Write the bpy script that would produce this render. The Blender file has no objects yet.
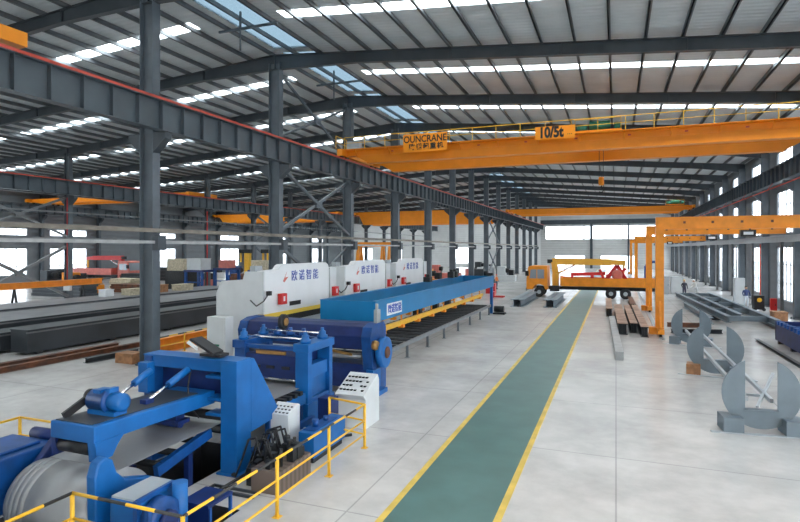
import bpy, bmesh, math, random
from mathutils import Vector, Matrix
random.seed(7)
C = bpy.context.scene.collection
R = math.radians
PI = math.pi

# ------------------------------------------------------------------ materials
def mat(name, col, rough=0.5, metal=0.0, noise=0.0, nscale=3.0, col2=None, bump=0.0, bscale=40.0, coat=0.0):
    m = bpy.data.materials.new(name); m.use_nodes = True
    nt = m.node_tree; b = nt.nodes['Principled BSDF']
    b.inputs['Roughness'].default_value = rough
    b.inputs['Metallic'].default_value = metal
    b.inputs['Base Color'].default_value = (*col, 1)
    if coat: b.inputs['Coat Weight'].default_value = coat
    tc = nt.nodes.new('ShaderNodeTexCoord')
    if noise or col2:
        n = nt.nodes.new('ShaderNodeTexNoise'); n.inputs['Scale'].default_value = nscale; n.inputs['Detail'].default_value = 5
        nt.links.new(tc.outputs['Object'], n.inputs['Vector'])
        r = nt.nodes.new('ShaderNodeValToRGB')
        c2 = col2 or tuple(c * (1 - noise) for c in col)
        r.color_ramp.elements[0].position = .35; r.color_ramp.elements[0].color = (*c2, 1)
        r.color_ramp.elements[1].position = .65; r.color_ramp.elements[1].color = (*col, 1)
        nt.links.new(n.outputs['Fac'], r.inputs['Fac']); nt.links.new(r.outputs['Color'], b.inputs['Base Color'])
    if bump:
        n = nt.nodes.new('ShaderNodeTexNoise'); n.inputs['Scale'].default_value = bscale
        nt.links.new(tc.outputs['Object'], n.inputs['Vector'])
        bp = nt.nodes.new('ShaderNodeBump'); bp.inputs['Strength'].default_value = bump
        nt.links.new(n.outputs['Fac'], bp.inputs['Height']); nt.links.new(bp.outputs['Normal'], b.inputs['Normal'])
    return m

def ribbed(name, col, axis, period, rough=.5, metal=0.0, depth=.35, noise=.08):
    """sheet cladding: ribs repeat along the axis"""
    m = mat(name, col, rough, metal, noise, .7)
    nt = m.node_tree; b = nt.nodes['Principled BSDF']
    tc = nt.nodes.new('ShaderNodeTexCoord'); w = nt.nodes.new('ShaderNodeTexWave')
    w.wave_type = 'BANDS'; w.bands_direction = axis; w.wave_profile = 'SIN'
    w.inputs['Scale'].default_value = 2 * PI / (20 * period)
    nt.links.new(tc.outputs['Object'], w.inputs['Vector'])
    bp = nt.nodes.new('ShaderNodeBump'); bp.inputs['Strength'].default_value = depth; bp.inputs['Distance'].default_value = .05
    nt.links.new(w.outputs['Fac'], bp.inputs['Height']); nt.links.new(bp.outputs['Normal'], b.inputs['Normal'])
    return m

def pane_mat(name, col, gloss=.06):
    m = bpy.data.materials.new(name); m.use_nodes = True; nt = m.node_tree
    nt.nodes.clear(); o = nt.nodes.new('ShaderNodeOutputMaterial')
    t = nt.nodes.new('ShaderNodeBsdfTransparent'); t.inputs['Color'].default_value = (*col, 1)
    g = nt.nodes.new('ShaderNodeBsdfGlossy'); g.inputs['Roughness'].default_value = .15
    x = nt.nodes.new('ShaderNodeMixShader'); x.inputs['Fac'].default_value = gloss
    nt.links.new(t.outputs[0], x.inputs[1]); nt.links.new(g.outputs[0], x.inputs[2]); nt.links.new(x.outputs[0], o.inputs['Surface'])
    return m

M = {}
M['steel'] = mat('painted_structural_steel', (.060, .075, .090), .45, .0, .25, 1.2)
M['steel_l'] = mat('grey_structural_steel', (.115, .140, .165), .42, .0, .25, 1.2)
M['girder'] = mat('runway_girder_paint', (.085, .108, .128), .4, .0, .25, .8)
M['mgrey'] = mat('mid_grey_steel', (.22, .235, .25), .45, 0, .25, 1.5)
M['steel_w'] = mat('galvanised_steel', (.45, .46, .46), .4, .3, .25, 2)
M['red'] = mat('red_paint', (.60, .075, .045), .45, 0, .2, 3)
M['redbox'] = mat('signal_red', (.62, .025, .025), .4)
M['roof'] = ribbed('roof_sheet_underside', (.66, .705, .73), 'Y', .35, .5, .0, .35, .12)
M['insul'] = M['roof']
M['purlin'] = mat('purlin_steel', (.17, .19, .205), .5, .2, .2, 2)
M['wall_g'] = ribbed('grey_wall_sheet', (.56, .56, .55), 'Z', .6, .5, 0, .5)
M['wall_w'] = ribbed('white_wall_sheet', (.72, .73, .73), 'Z', .5, .5, 0, .4)
M['wall_d'] = ribbed('dark_wall_sheet', (.19, .21, .23), 'Z', .6, .5, 0, .5)
M['white_sheet'] = ribbed('white_door_sheet', (.85, .86, .87), 'X', .4, .5, 0, .4)
M['frame'] = mat('window_frame', (.30, .32, .34), .5)
M['skylight'] = pane_mat('clear_roof_sheet', (.95, .97, .97))
M['ridge'] = pane_mat('blue_tinted_ridge_sheet', (.165, .20, .222), .04)
M['glass'] = pane_mat('window_glass', (.60, .62, .64))
M['glass_up'] = pane_mat('dusty_glass', (.30, .31, .32))
M['orange'] = mat('crane_orange', (.92, .30, .006), .45, 0, .08, 1.5)
M['orange_d'] = mat('gantry_orange', (.90, .30, .015), .42, 0, .18, 2)
M['yellow'] = mat('safety_yellow', (.88, .50, .03), .45, 0, .12, 6)
M['yellow2'] = mat('stripe_yellow', (.85, .60, .08), .5)
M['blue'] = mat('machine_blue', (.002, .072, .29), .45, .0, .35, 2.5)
M['blue_b'] = mat('lit_machine_blue', (.002, .125, .41), .45, .0, .25, 1.6)  # lighter copy of the machine blue, with light put into the colour
M['blue_d'] = mat('shaded_navy_blue', (.005, .024, .14), .45, .0, .35, 3)  # navy copy of the machine blue, with shade put into the colour
M['blue_f'] = mat('frame_blue', (.002, .19, .44), .42, .0, .15, .8)
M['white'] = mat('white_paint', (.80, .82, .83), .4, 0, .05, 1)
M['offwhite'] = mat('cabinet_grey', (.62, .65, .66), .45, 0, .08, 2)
M['lgrey'] = mat('light_grey_paint', (.42, .46, .49), .45, 0, .1, 2)
M['strip'] = mat('cold_rolled_sheet', (.33, .34, .35), .36, .25, .15, 1.2)
M['coil'] = mat('coil_steel', (.20, .215, .23), .42, .4, .15, 1.2)
M['plate'] = mat('bright_plate', (.62, .63, .62), .3, .4, .2, 3)
M['cradle'] = mat('primer_grey_steel', (.17, .215, .25), .5, .0, .15, 2)
M['dark'] = mat('dark_machine_metal', (.025, .028, .032), .5, .3, .4, 6)
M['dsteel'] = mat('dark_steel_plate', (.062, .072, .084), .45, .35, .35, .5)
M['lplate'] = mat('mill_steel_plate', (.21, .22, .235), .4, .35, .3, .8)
M['chrome'] = mat('chrome', (.75, .76, .78), .15, 1)
M['rust'] = mat('rusty_steel', (.20, .075, .035), .7, .1, .5, 2.5, col2=(.075, .04, .03))
M['rust_l'] = mat('lit_rusty_beam_top', (.45, .28, .19), .6, .1, .4, 1.5, col2=(.22, .12, .08))  # paler rust for beam tops, light from above put into the colour
M['wood'] = mat('timber', (.42, .20, .09), .65, 0, .4, 5)
M['cream'] = mat('cream_sacking', (.66, .58, .42), .8, 0, .35, 5)
M['black'] = mat('black', (.012, .012, .014), .5)
M['rubber'] = mat('rubber', (.02, .02, .022), .8)
M['txt_b'] = mat('blue_lettering', (.03, .08, .42), .5)
M['brass'] = mat('bronze_hub', (.42, .24, .08), .4, .5, .3, 8)
M['green'] = mat('hoist_green', (.02, .16, .10), .5)
M['pink'] = mat('faded_red', (.70, .20, .16), .5, 0, .2, 3)
M['skin'] = mat('skin', (.55, .33, .23), .6)
M['navy'] = mat('navy_cloth', (.03, .04, .08), .8)
M['cloth_w'] = mat('pale_cloth', (.62, .66, .70), .8)
M['windscreen'] = mat('windscreen', (.35, .40, .44), .08, .2)
M['dsteel2'] = mat('conveyor_rail_paint', (.20, .22, .235), .45, .1, .2, 2)

def stripes(name, c1, c2, axis, period):
    m = bpy.data.materials.new(name); m.use_nodes = True; nt = m.node_tree; b = nt.nodes['Principled BSDF']
    b.inputs['Roughness'].default_value = .5
    tc = nt.nodes.new('ShaderNodeTexCoord'); s = nt.nodes.new('ShaderNodeSeparateXYZ'); nt.links.new(tc.outputs['Object'], s.inputs[0])
    d = nt.nodes.new('ShaderNodeMath'); d.operation = 'DIVIDE'; d.inputs[1].default_value = period; nt.links.new(s.outputs[axis], d.inputs[0])
    f = nt.nodes.new('ShaderNodeMath'); f.operation = 'FRACT'; nt.links.new(d.outputs[0], f.inputs[0])
    g = nt.nodes.new('ShaderNodeMath'); g.operation = 'GREATER_THAN'; g.inputs[1].default_value = .5; nt.links.new(f.outputs[0], g.inputs[0])
    x = nt.nodes.new('ShaderNodeMix'); x.data_type = 'RGBA'
    x.inputs[6].default_value = (*c1, 1); x.inputs[7].default_value = (*c2, 1)
    nt.links.new(g.outputs[0], x.inputs[0]); nt.links.new(x.outputs[2], b.inputs['Base Color'])
    return m
M['yb_y'] = stripes('yellow_black_rail_y', (.88, .50, .03), (.03, .03, .03), 'Y', 1.1)
M['yb_x'] = stripes('yellow_black_rail_x', (.88, .50, .03), (.03, .03, .03), 'X', 1.1)
M['crate'] = stripes('slatted_crate', (.10, .075, .06), (.16, .12, .10), 'Y', .16)

def floor_material():
    m = bpy.data.materials.new('polished_concrete'); m.use_nodes = True; nt = m.node_tree; b = nt.nodes['Principled BSDF']
    L = nt.links.new
    tc = nt.nodes.new('ShaderNodeTexCoord'); s = nt.nodes.new('ShaderNodeSeparateXYZ'); L(tc.outputs['Object'], s.inputs[0])
    n = nt.nodes.new('ShaderNodeTexNoise'); n.inputs['Scale'].default_value = .35; n.inputs['Detail'].default_value = 8; n.inputs['Roughness'].default_value = .65
    L(tc.outputs['Object'], n.inputs['Vector'])
    r = nt.nodes.new('ShaderNodeValToRGB')
    r.color_ramp.elements[0].position = .32; r.color_ramp.elements[0].color = (.50, .49, .475, 1)
    r.color_ramp.elements[1].position = .62; r.color_ramp.elements[1].color = (.70, .685, .66, 1)
    L(n.outputs['Fac'], r.inputs['Fac'])
    n2 = nt.nodes.new('ShaderNodeTexNoise'); n2.inputs['Scale'].default_value = 2.2; n2.inputs['Detail'].default_value = 6
    L(tc.outputs['Object'], n2.inputs['Vector'])
    mx = nt.nodes.new('ShaderNodeMix'); mx.data_type = 'RGBA'; mx.blend_type = 'MULTIPLY'; mx.inputs[0].default_value = .22
    L(r.outputs['Color'], mx.inputs[6]); L(n2.outputs['Fac'], mx.inputs[7])
    # slab joints
    def joint(axis, per):
        d = nt.nodes.new('ShaderNodeMath'); d.operation = 'PINGPONG'; d.inputs[1].default_value = per / 2; L(s.outputs[axis], d.inputs[0])
        g = nt.nodes.new('ShaderNodeMath'); g.operation = 'LESS_THAN'; g.inputs[1].default_value = .018; L(d.outputs[0], g.inputs[0])
        return g.outputs[0]
    a = nt.nodes.new('ShaderNodeMath'); a.operation = 'MAXIMUM'; L(joint('X', 4.6), a.inputs[0]); L(joint('Y', 4.6), a.inputs[1])
    q = nt.nodes.new('ShaderNodeMath'); q.operation = 'MULTIPLY'; q.inputs[1].default_value = .45; L(a.outputs[0], q.inputs[0])
    mj = nt.nodes.new('ShaderNodeMix'); mj.data_type = 'RGBA'; mj.inputs[7].default_value = (.2, .2, .2, 1)
    L(q.outputs[0], mj.inputs[0]); L(mx.outputs[2], mj.inputs[6]); L(mj.outputs[2], b.inputs['Base Color'])
    b.inputs['Roughness'].default_value = .24
    b.inputs['Specular IOR Level'].default_value = .55
    return m
M['floor'] = floor_material()
M['lane'] = mat('green_lane_paint', (.085, .190, .180), .38, 0, .18, 1.2)
M['lane_y'] = mat('yellow_lane_paint', (.80, .56, .10), .45, 0, .25, 2)
M['pit'] = mat('dark_pit_concrete', (.035, .036, .040), .7)  # one very dark grey for the pit bed and sides

# ------------------------------------------------------------------ mesh builder
class MB:
    def __init__(s): s.b = bmesh.new()
    def box(s, x0, x1, y0, y1, z0, z1, rot=None, piv=None):
        vs = [s.b.verts.new((x, y, z)) for x in (x0, x1) for y in (y0, y1) for z in (z0, z1)]
        for f in ((0,1,3,2), (4,6,7,5), (0,4,5,1), (2,3,7,6), (0,2,6,4), (1,5,7,3)): s.b.faces.new([vs[i] for i in f])
        if rot is not None: bmesh.ops.rotate(s.b, verts=vs, cent=piv or ((x0+x1)/2, (y0+y1)/2, (z0+z1)/2), matrix=rot)
        return s
    def bar(s, p, q, w, h=None):
        """rectangular bar from p to q; w across, h upright"""
        h = h or w; p = Vector(p); q = Vector(q); d = q - p; n = d.normalized()
        up = Vector((0, 0, 1)) if abs(n.z) < .98 else Vector((0, 1, 0))
        a = n.cross(up).normalized(); c = a.cross(n).normalized()
        vs = []
        for o in (p, q):
            for i, j in ((-1, -1), (1, -1), (1, 1), (-1, 1)): vs.append(s.b.verts.new(o + a*(i*w/2) + c*(j*h/2)))
        for f in ((3,2,1,0), (4,5,6,7), (0,1,5,4), (1,2,6,5), (2,3,7,6), (3,0,4,7)): s.b.faces.new([vs[i] for i in f])
        return s
    def cyl(s, p, q, r, n=16, r2=None):
        p = Vector(p); q = Vector(q); d = (q - p).normalized(); r2 = r if r2 is None else r2
        up = Vector((0, 0, 1)) if abs(d.z) < .98 else Vector((0, 1, 0))
        a = d.cross(up).normalized(); c = a.cross(d).normalized()
        A = [s.b.verts.new(p + (a*math.cos(t) + c*math.sin(t))*r) for t in [2*PI*i/n for i in range(n)]]
        B = [s.b.verts.new(q + (a*math.cos(t) + c*math.sin(t))*r2) for t in [2*PI*i/n for i in range(n)]]
        s.b.faces.new(A[::-1] if False else A); s.b.faces.new(B[::-1])
        for i in range(n):
            f = s.b.faces.new([A[i], B[i], B[(i+1) % n], A[(i+1) % n]]); f.smooth = True
        return s
    def tube(s, pts, r, n=8):
        for a, b_ in zip(pts, pts[1:]): s.cyl(a, b_, r, n)
        return s
    def prism(s, pts, axis, a, b_):
        """closed polygon pts (2D) pushed along axis from a to b"""
        def v(p, t):
            if axis == 'x': return (t, p[0], p[1])
            if axis == 'y': return (p[0], t, p[1])
            return (p[0], p[1], t)
        A = [s.b.verts.new(v(p, a)) for p in pts]; B = [s.b.verts.new(v(p, b_)) for p in pts]
        s.b.faces.new(A); s.b.faces.new(B[::-1]); n = len(pts)
        for i in range(n): s.b.faces.new([A[i], B[i], B[(i+1) % n], A[(i+1) % n]])
        return s
    def lathe(s, prof, axis, c, n=32):
        """prof list of (along, radius) round the axis through c (the other two coordinates)"""
        rings = []
        for t, r in prof:
            ring = []
            for i in range(n):
                a = 2*PI*i/n; p, q = c[0] + r*math.cos(a), c[1] + r*math.sin(a)
                ring.append(s.b.verts.new({'x': (t, p, q), 'y': (p, t, q), 'z': (p, q, t)}[axis]))
            rings.append(ring)
        for A, B in zip(rings, rings[1:]):
            for i in range(n):
                f = s.b.faces.new([A[i], B[i], B[(i+1) % n], A[(i+1) % n]]); f.smooth = True
        s.b.faces.new(rings[0]); s.b.faces.new(rings[-1][::-1])
        return s
    def hsec(s, p, q, w, h, t=.03, tf=.035):
        """H / I section from p to q: flanges w wide, h deep (upright for a lying beam)"""
        p = Vector(p); q = Vector(q); n = (q-p).normalized()
        up = Vector((0, 0, 1)) if abs(n.z) < .98 else Vector((1, 0, 0))
        o = up * (h/2 - tf/2)
        for sg in (-1, 1):
            s._bar2(p + o*sg, q + o*sg, n, up, w, tf)
        s._bar2(p, q, n, up, t, h - 2*tf)
        return s
    def _bar2(s, p, q, n, up, w, h):
        a = n.cross(up).normalized(); c = a.cross(n).normalized(); vs = []
        for o in (p, q):
            for i, j in ((-1, -1), (1, -1), (1, 1), (-1, 1)): vs.append(s.b.verts.new(o + a*(i*w/2) + c*(j*h/2)))
        for f in ((3,2,1,0), (4,5,6,7), (0,1,5,4), (1,2,6,5), (2,3,7,6), (3,0,4,7)): s.b.faces.new([vs[i] for i in f])
    def build(s, name, m, parent=None, bevel=0.0):
        bmesh.ops.recalc_face_normals(s.b, faces=s.b.faces[:])
        off = wloc(parent)
        if off.length: bmesh.ops.translate(s.b, verts=s.b.verts[:], vec=-off)
        me = bpy.data.meshes.new(name); s.b.to_mesh(me); s.b.free()
        o = bpy.data.objects.new(name, me); C.objects.link(o)
        me.materials.append(M[m] if isinstance(m, str) else m)
        if parent: o.parent = parent
        if bevel:
            md = o.modifiers.new('bevel', 'BEVEL'); md.width = bevel; md.segments = 2; md.limit_method = 'ANGLE'
        return o

def wloc(o):
    v = Vector((0, 0, 0))
    while o is not None: v += o.location; o = o.parent
    return v
def thing(name, label, cat, loc=(0, 0, 0), group=None):
    o = bpy.data.objects.new(name, None); C.objects.link(o); o.location = loc; o.empty_display_size = .2
    o['label'] = label; o['category'] = cat
    if group: o['group'] = group
    return o
def tag(o, label, cat, group=None):
    o['label'] = label; o['category'] = cat
    if group: o['group'] = group
    return o
def struct(o): o['kind'] = 'structure'; return o
def copy_tree(o, parent=None, loc=None):
    c = o.copy(); C.objects.link(c); c.parent = parent
    if loc is not None: c.location = loc
    for ch in list(o.children): copy_tree(ch, c)
    return c
def box(*a, **k): return MB().box(*a, **k)
def text(name, body, m, parent, loc, size, rot, label=None, ext=.006, bold=0.0, sx=1.0, sp=1.0):
    cu = bpy.data.curves.new(name, 'FONT'); cu.body = body; cu.size = size; cu.extrude = ext; cu.offset = bold; cu.space_character = sp
    cu.align_x = 'CENTER'; cu.align_y = 'CENTER'
    t = bpy.data.objects.new(name + '_tmp', cu); C.objects.link(t)
    dg = bpy.context.evaluated_depsgraph_get(); me = bpy.data.meshes.new_from_object(t.evaluated_get(dg))
    bpy.data.objects.remove(t)
    mt = Matrix.Translation(Vector(loc) - wloc(parent)) @ Matrix(rot).to_4x4() @ Matrix.Diagonal((sx, 1, 1, 1))
    me.transform(mt); me.materials.clear(); me.materials.append(M[m])
    o = bpy.data.objects.new(name, me); C.objects.link(o); o.parent = parent
    return o
ROT_Y = ((1, 0, 0), (0, 0, -1), (0, 1, 0))        # text read by someone looking along +Y
ROT_X = ((0, 0, 1), (1, 0, 0), (0, 1, 0))          # text on a face turned to +X

# ------------------------------------------------------------------ layout constants
PITCH = 9.2
YK = [17.9 + PITCH*(k-1) for k in range(0, 15)]     # frames; YK[1] is the first column in view
YEND = 146.7; YBACK = -22.0
XR, XM, XL, XW = 12.2, -18.0, -46.0, -75.0
def roof_z(x):                                      # underside of the sheets
    if x >= XM: return 16.05 - .088*(x - XM)
    if x >= XL: return 16.05 - .068*(XM - x)
    return 16.05 - .068*28 - .055*(XL - x)
ORD = ['zeroth', 'first', 'second', 'third', 'fourth', 'fifth', 'sixth', 'seventh', 'eighth', 'ninth', 'tenth', 'eleventh', 'twelfth', 'thirteenth', 'fourteenth', 'fifteenth']

# ------------------------------------------------------------------ floor (with the pit under the coil line)
fb = MB()
def rect(x0, x1, y0, y1, z=0.0):
    vs = [fb.b.verts.new(p) for p in ((x0, y0, z), (x1, y0, z), (x1, y1, z), (x0, y1, z))]; fb.b.faces.new(vs)
P0, P1, PM, Q0, Q1, Q2 = -10.25, -6.45, -8.04, 5.2, 8.55, 9.6
rect(XW, XR, YBACK, Q0); rect(XW, P0, Q0, Q2); rect(P1, XR, Q0, Q2); rect(PM, P1, Q1, Q2); rect(XW, -9.7, Q2, 11.3); rect(PM, XR, Q2, 11.3); rect(XW, XR, 11.3, YEND)
me = bpy.data.meshes.new('floor'); fb.b.to_mesh(me); fb.b.free()
fo = bpy.data.objects.new('floor', me); C.objects.link(fo); me.materials.append(M['floor']); struct(fo)
pb = MB(); D = -1.1
pb.box(P0-.1, P1+.1, Q0-.1, Q2+.1, D-.1, D).box(-9.8, PM+.1, Q2+.1, 11.4, D-.1, D).box(-9.8, -9.7, Q2+.1, 11.3, D, -.003).box(PM, PM+.1, Q2, 11.3, D, -.003).box(-9.7, PM, 11.3, 11.4, D, -.003)
pb.box(P0-.1, P0, Q0-.1, Q2+.1, D, -.003).box(P1, P1+.1, Q0-.1, Q1, D, -.003).box(PM, PM+.1, Q1, Q2, D, -.003)
pb.box(P0, -9.7, Q2, Q2+.1, D, -.003).box(PM, P1, Q1, Q1+.1, D, -.003).box(P0, P1, Q0-.1, Q0, D, -.003)
struct(pb.build('floor_pit', 'pit'))
# painted lane
LX0, LX1 = -3.83, -2.02
struct(box(LX0, LX1, YBACK+1, YEND-6, 0, .006).build('trim_1', 'lane'))
struct(box(LX0-.13, LX0, YBACK+1, YEND-6, 0, .008).build('trim_2', 'lane_y'))
struct(box(LX1, LX1+.13, YBACK+1, YEND-6, 0, .008).build('trim_3', 'lane_y'))

# ------------------------------------------------------------------ ceiling
def strip_bounds():
    ys = []
    y = YK[0] - 3*PITCH
    while y < YEND - 1:
        ys.append(y + PITCH/2 - .1); y += PITCH
    return [a for a in ys if a > YBACK + 1 and a < YEND - 2]
SY = strip_bounds(); SW = .85      # skylight strip centres, width
SLOPES = [(-14.6, 11.3), (-45.0, -19.6), (-73.5, -47.5)]
def slab(mb, x0, x1, y0, y1, t=.08):
    z0, z1 = roof_z(x0), roof_z(x1 if x1 != XM else XM)
    vs = [mb.b.verts.new(p) for p in ((x0, y0, z0), (x1, y0, z1), (x1, y1, z1), (x0, y1, z0), (x0, y0, z0+t), (x1, y0, z1+t), (x1, y1, z1+t), (x0, y1, z0+t))]
    for f in ((0,1,2,3), (7,6,5,4), (0,4,5,1), (1,5,6,2), (2,6,7,3), (3,7,4,0)): mb.b.faces.new([vs[i] for i in f])
def roof_part(name, x0, x1, s0, s1, ridge=None):
    mb = MB(); prev = YBACK
    for c in SY:
        slab(mb, x0, x1, prev, c - SW/2)
        slab(mb, x0, s0, c - SW/2, c + SW/2); slab(mb, s1, x1, c - SW/2, c + SW/2); prev = c + SW/2
    slab(mb, x0, x1, prev, YEND)
    o = struct(mb.build(name, 'roof'))
    for i, c in enumerate(SY):
        pm = MB(); slab(pm, s0, s1, c - SW/2 + .002, c + SW/2 - .002, .01)
        pm.build('skylight_sheet', 'skylight', o)
    return o
RX0, RX1 = XM + .15, XM + 2.35      # ridge skylight
c1 = roof_part('ceiling', RX1, XR, *SLOPES[0])
c2 = roof_part('ceiling', XL, RX0 - .3, *SLOPES[1])
c3 = roof_part('ceiling', XW, XL, *SLOPES[2])
rm = MB(); slab(rm, XM-.15, RX0, YBACK, YEND)
prev = YBACK
for y in YK + [YEND]:              # opaque sheet over each rafter
    slab(rm, RX0, RX1, y - .35, min(y + .35, YEND))
slab(rm, RX0, RX1, YBACK, YK[0]-.35)
struct(rm.build('ceiling', 'roof', None))
pm = MB()
for a, b_ in zip(YK, YK[1:] + [YEND]):
    slab(pm, RX0, RX1, a + .35, min(b_, YEND) - .35, .01)
pm.build('ridge_skylight', 'ridge', c1)
# purlins: one long cold-formed channel each
x = XR - .5
while x > XW + .5:
    tgt = c1 if x > XM else (c2 if x > XL else c3)
    if abs(x - XM) > .3 and abs(x-XL) > .3:
        z = roof_z(x)
        MB().box(x-.035, x+.035, YBACK+.2, YEND-.2, z-.24, z-.012).box(x-.035, x+.09, YBACK+.2, YEND-.2, z-.24, z-.215).build('purlin', 'purlin', tgt)
    x -= 1.5

# ------------------------------------------------------------------ windows / walls
WN = [0]
def window(axis, pos, a0, a1, z0, z1, nx, nz, glass, out):
    """glazed window in the wall plane axis=pos, from a0 to a1 along the wall"""
    WN[0] += 1
    f = MB(); g = MB(); th = .05
    def bx(mb, p0, p1, q0, q1, t0, t1):
        if axis == 'x': mb.box(pos+t0, pos+t1, p0, p1, q0, q1)
        else: mb.box(p0, p1, pos+t0, pos+t1, q0, q1)
    w = .045
    bx(f, a0, a1, z0, z0+.08, -th, th); bx(f, a0, a1, z1-.08, z1, -th, th)
    bx(f, a0, a0+.08, z0+.08, z1-.08, -th, th); bx(f, a1-.08, a1, z0+.08, z1-.08, -th, th)
    for i in range(1, nx):
        t = a0 + (a1-a0)*i/nx; bx(f, t-w/2, t+w/2, z0+.08, z1-.08, -th*.8, th*.8)
    for i in range(1, nz):
        t = z0 + (z1-z0)*i/nz; bx(f, a0+.08, a1-.08, t-w/2, t+w/2, -th*.6, th*.6)
    bx(g, a0+.07, a1-.07, z0+.07, z1-.07, -.004, .004)
    o = struct(f.build('window_%d' % WN[0], 'frame')); g.build('pane', glass, o)
    return o
def wall_with_holes(name, axis, pos, th, a0, a1, z0, z1, holes, m):
    """holes: list of (p0,p1,q0,q1)"""
    mb = MB()
    zs = sorted({z0, z1, *[h[2] for h in holes], *[h[3] for h in holes]})
    for q0, q1 in zip(zs, zs[1:]):
        cuts = sorted([(h[0], h[1]) for h in holes if h[2] <= q0 + 1e-6 and h[3] >= q1 - 1e-6])
        p = a0
        for c0, c1_ in cuts + [(a1, a1)]:
            if c0 > p + 1e-4:
                if axis == 'x': mb.box(min(pos, pos+th), max(pos, pos+th), p, c0, q0, q1)
                else: mb.box(p, c0, min(pos, pos+th), max(pos, pos+th), q0, q1)
            p = max(p, c1_)
    return struct(mb.build(name, m))
BAYS = [YK[0] - 3*PITCH + PITCH*i for i in range(0, 18)]
hr, hl = [], []
for b0 in BAYS:
    if b0 < YBACK or b0 + PITCH > YEND + .5: continue
    for z0, z1, nz, gl in ((.75, 5.0, 3, 'glass'), (6.0, 9.4, 3, 'glass'), (11.0, 12.6, 1, 'glass')):
        hr.append((b0 + 3.3, b0 + 8.1, z0, z1))
        if b0 > 8: window('x', XR + .1, b0 + 3.3, b0 + 8.1, z0, z1, 4, nz, gl, 1)
    for z0, z1, nz in ((1.2, 4.9, 3), (6.6, 7.6, 1), (9.2, 10.3, 1)):
        if (b0 > 50 and BAYS.index(b0) % 2) or (b0 > 40 and z0 > 9): continue
        hl.append((b0 + 1.6, b0 + 7.6, z0, z1))
        if b0 > 8: window('x', XW - .1, b0 + 1.6, b0 + 7.6, z0, z1, 4, nz, 'glass', -1)
wall_with_holes('wall_right', 'x', XR, .2, YBACK, YEND, 0, roof_z(XR) + .3, [(a, b_, c, d) for a, b_, c, d in hr], 'wall_d')
wall_with_holes('wall_left', 'x', XW, -.2, YBACK, YEND, 0, roof_z(XW) + .3, hl, 'wall_d')
# far wall, three bays
hf = [(-16.8, 11.0, 7.2, 10.6), (-14.5, -7.2, 0, 3.2), (-3.6, 4.6, 0, 3.2), (-40.5, -36.8, .8, 5.2), (-60.0, -56.0, 1.0, 5.0), (-69, -65, 1.0, 5.0)]
for i, (a, b_) in enumerate(zip([-16.8, -7.4, 1.6], [-7.5, 1.5, 11.0])): window('y', YEND + .1, a, b_, 7.2, 10.6, 4, 2, 'glass', 1)
for i, (a, b_) in enumerate([(-7.5, -7.4), (1.5, 1.6)]): struct(box(a, b_, YEND, YEND+.2, 7.2, 10.6).build('trim_%d' % (4+i), 'frame'))
for a, b_, c, d in hf[1:]: window('y', YEND + .1, a, b_, c, d, 5, 3, 'glass', 1)
prof_top = roof_z(XM) + .3
ww = wall_with_holes('wall_far', 'y', YEND, .2, XM, XR, 0, 13.0, [h for h in hf if h[0] > XM], 'wall_g')
wall_with_holes('wall_far_left', 'y', YEND, .2, XW, XM, 0, 13.0, [h for h in hf if h[0] < XM], 'wall_w')
gb = MB(); gb.prism([(XR, 13.0), (XR, roof_z(XR)+.2), (XM, prof_top), (XL, roof_z(XL)+.2), (XW, roof_z(XW)+.7), (XW, 13.0)], 'y', YEND, YEND+.2)
struct(gb.build('wall_gable', 'wall_g'))
struct(box(XW, XR, YBACK-.2, YBACK, 0, 17).build('wall_back', 'wall_w'))
struct(box(XM, XR-.3, YEND-.4, YEND, 11.0, 12.1).build('trim_6', 'steel'))
dr = MB(); dr.box(-23.4, -19.3, YEND-.12, YEND, 0, 10.2)
struct(dr.build('door_1', 'white_sheet'))
struct(box(-6.0, -5.4, YEND-.5, YEND, 0, 11).build('trim_7', 'steel')); struct(box(2.6, 3.0, YEND-.5, YEND, 0, 11).build('trim_8', 'steel'))
# outside ground so that the windows look onto something
struct(box(-200, 160, -120, 320, -.6, -.3).build('ground', mat('pale_outside_ground', (.45, .46, .45), .9, 0, .15, .05)) )
bpy.data.objects['ground'].location.z = -.9

# ------------------------------------------------------------------ columns
ROWS = [('middle', XM, 15.1), ('right wall', XR - .55, 12.6), ('left inner', XL, 13.3), ('left wall', XW + .5, 11.7)]
def column(row, x, y, top, n, side):
    rowlab = {'middle': 'middle row beside the blue sheet line', 'right wall': 'right window wall', 'left inner': 'left inner row beyond the dark steel boxes', 'left wall': 'far left window wall'}[row]
    t = thing('steel_column', 'dark grey steel H-column, %s along the %s' % (ORD[n], rowlab), 'column', (x, y, 0), 'steel columns of the %s' % row)
    hw = .35 if row == 'middle' else .3
    m = MB()
    m.box(x-hw, x-hw+.035, y-.2, y+.2, .06, top).box(x+hw-.035, x+hw, y-.2, y+.2, .06, top).box(x-hw+.035, x+hw-.035, y-.015, y+.015, .06, top)
    m.build('column_shaft', 'steel_l', t)
    b = MB(); b.box(x-hw-.12, x+hw+.12, y-.32, y+.32, .008, .06)
    for sx in (-1, 1):
        for sy in (-1, 1): b.cyl((x+sx*(hw+.05), y+sy*.25, .06), (x+sx*(hw+.05), y+sy*.25, .12), .03, 8)
    b.build('base_plate', 'steel', t)
    for s in side:
        c = MB(); x1 = x + s*(hw); x2 = x + s*(hw+.62)
        c.prism([(x1, 9.55), (x2, 9.55), (x2, 9.3), (x1, 8.75)], 'y', y-.18, y+.18)
        c.build('corbel', 'steel', t)
    if row == 'middle' and n >= 1:
        k = MB(); k.box(x+hw, x+hw+.3, y-.22, y+.22, 4.75, 5.35); k.build('bracket_box', 'steel', t)
    return t
for k in range(1, 15): column('middle', XM, YK[k], roof_z(XM) - .75, k, (-1, 1))
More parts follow.
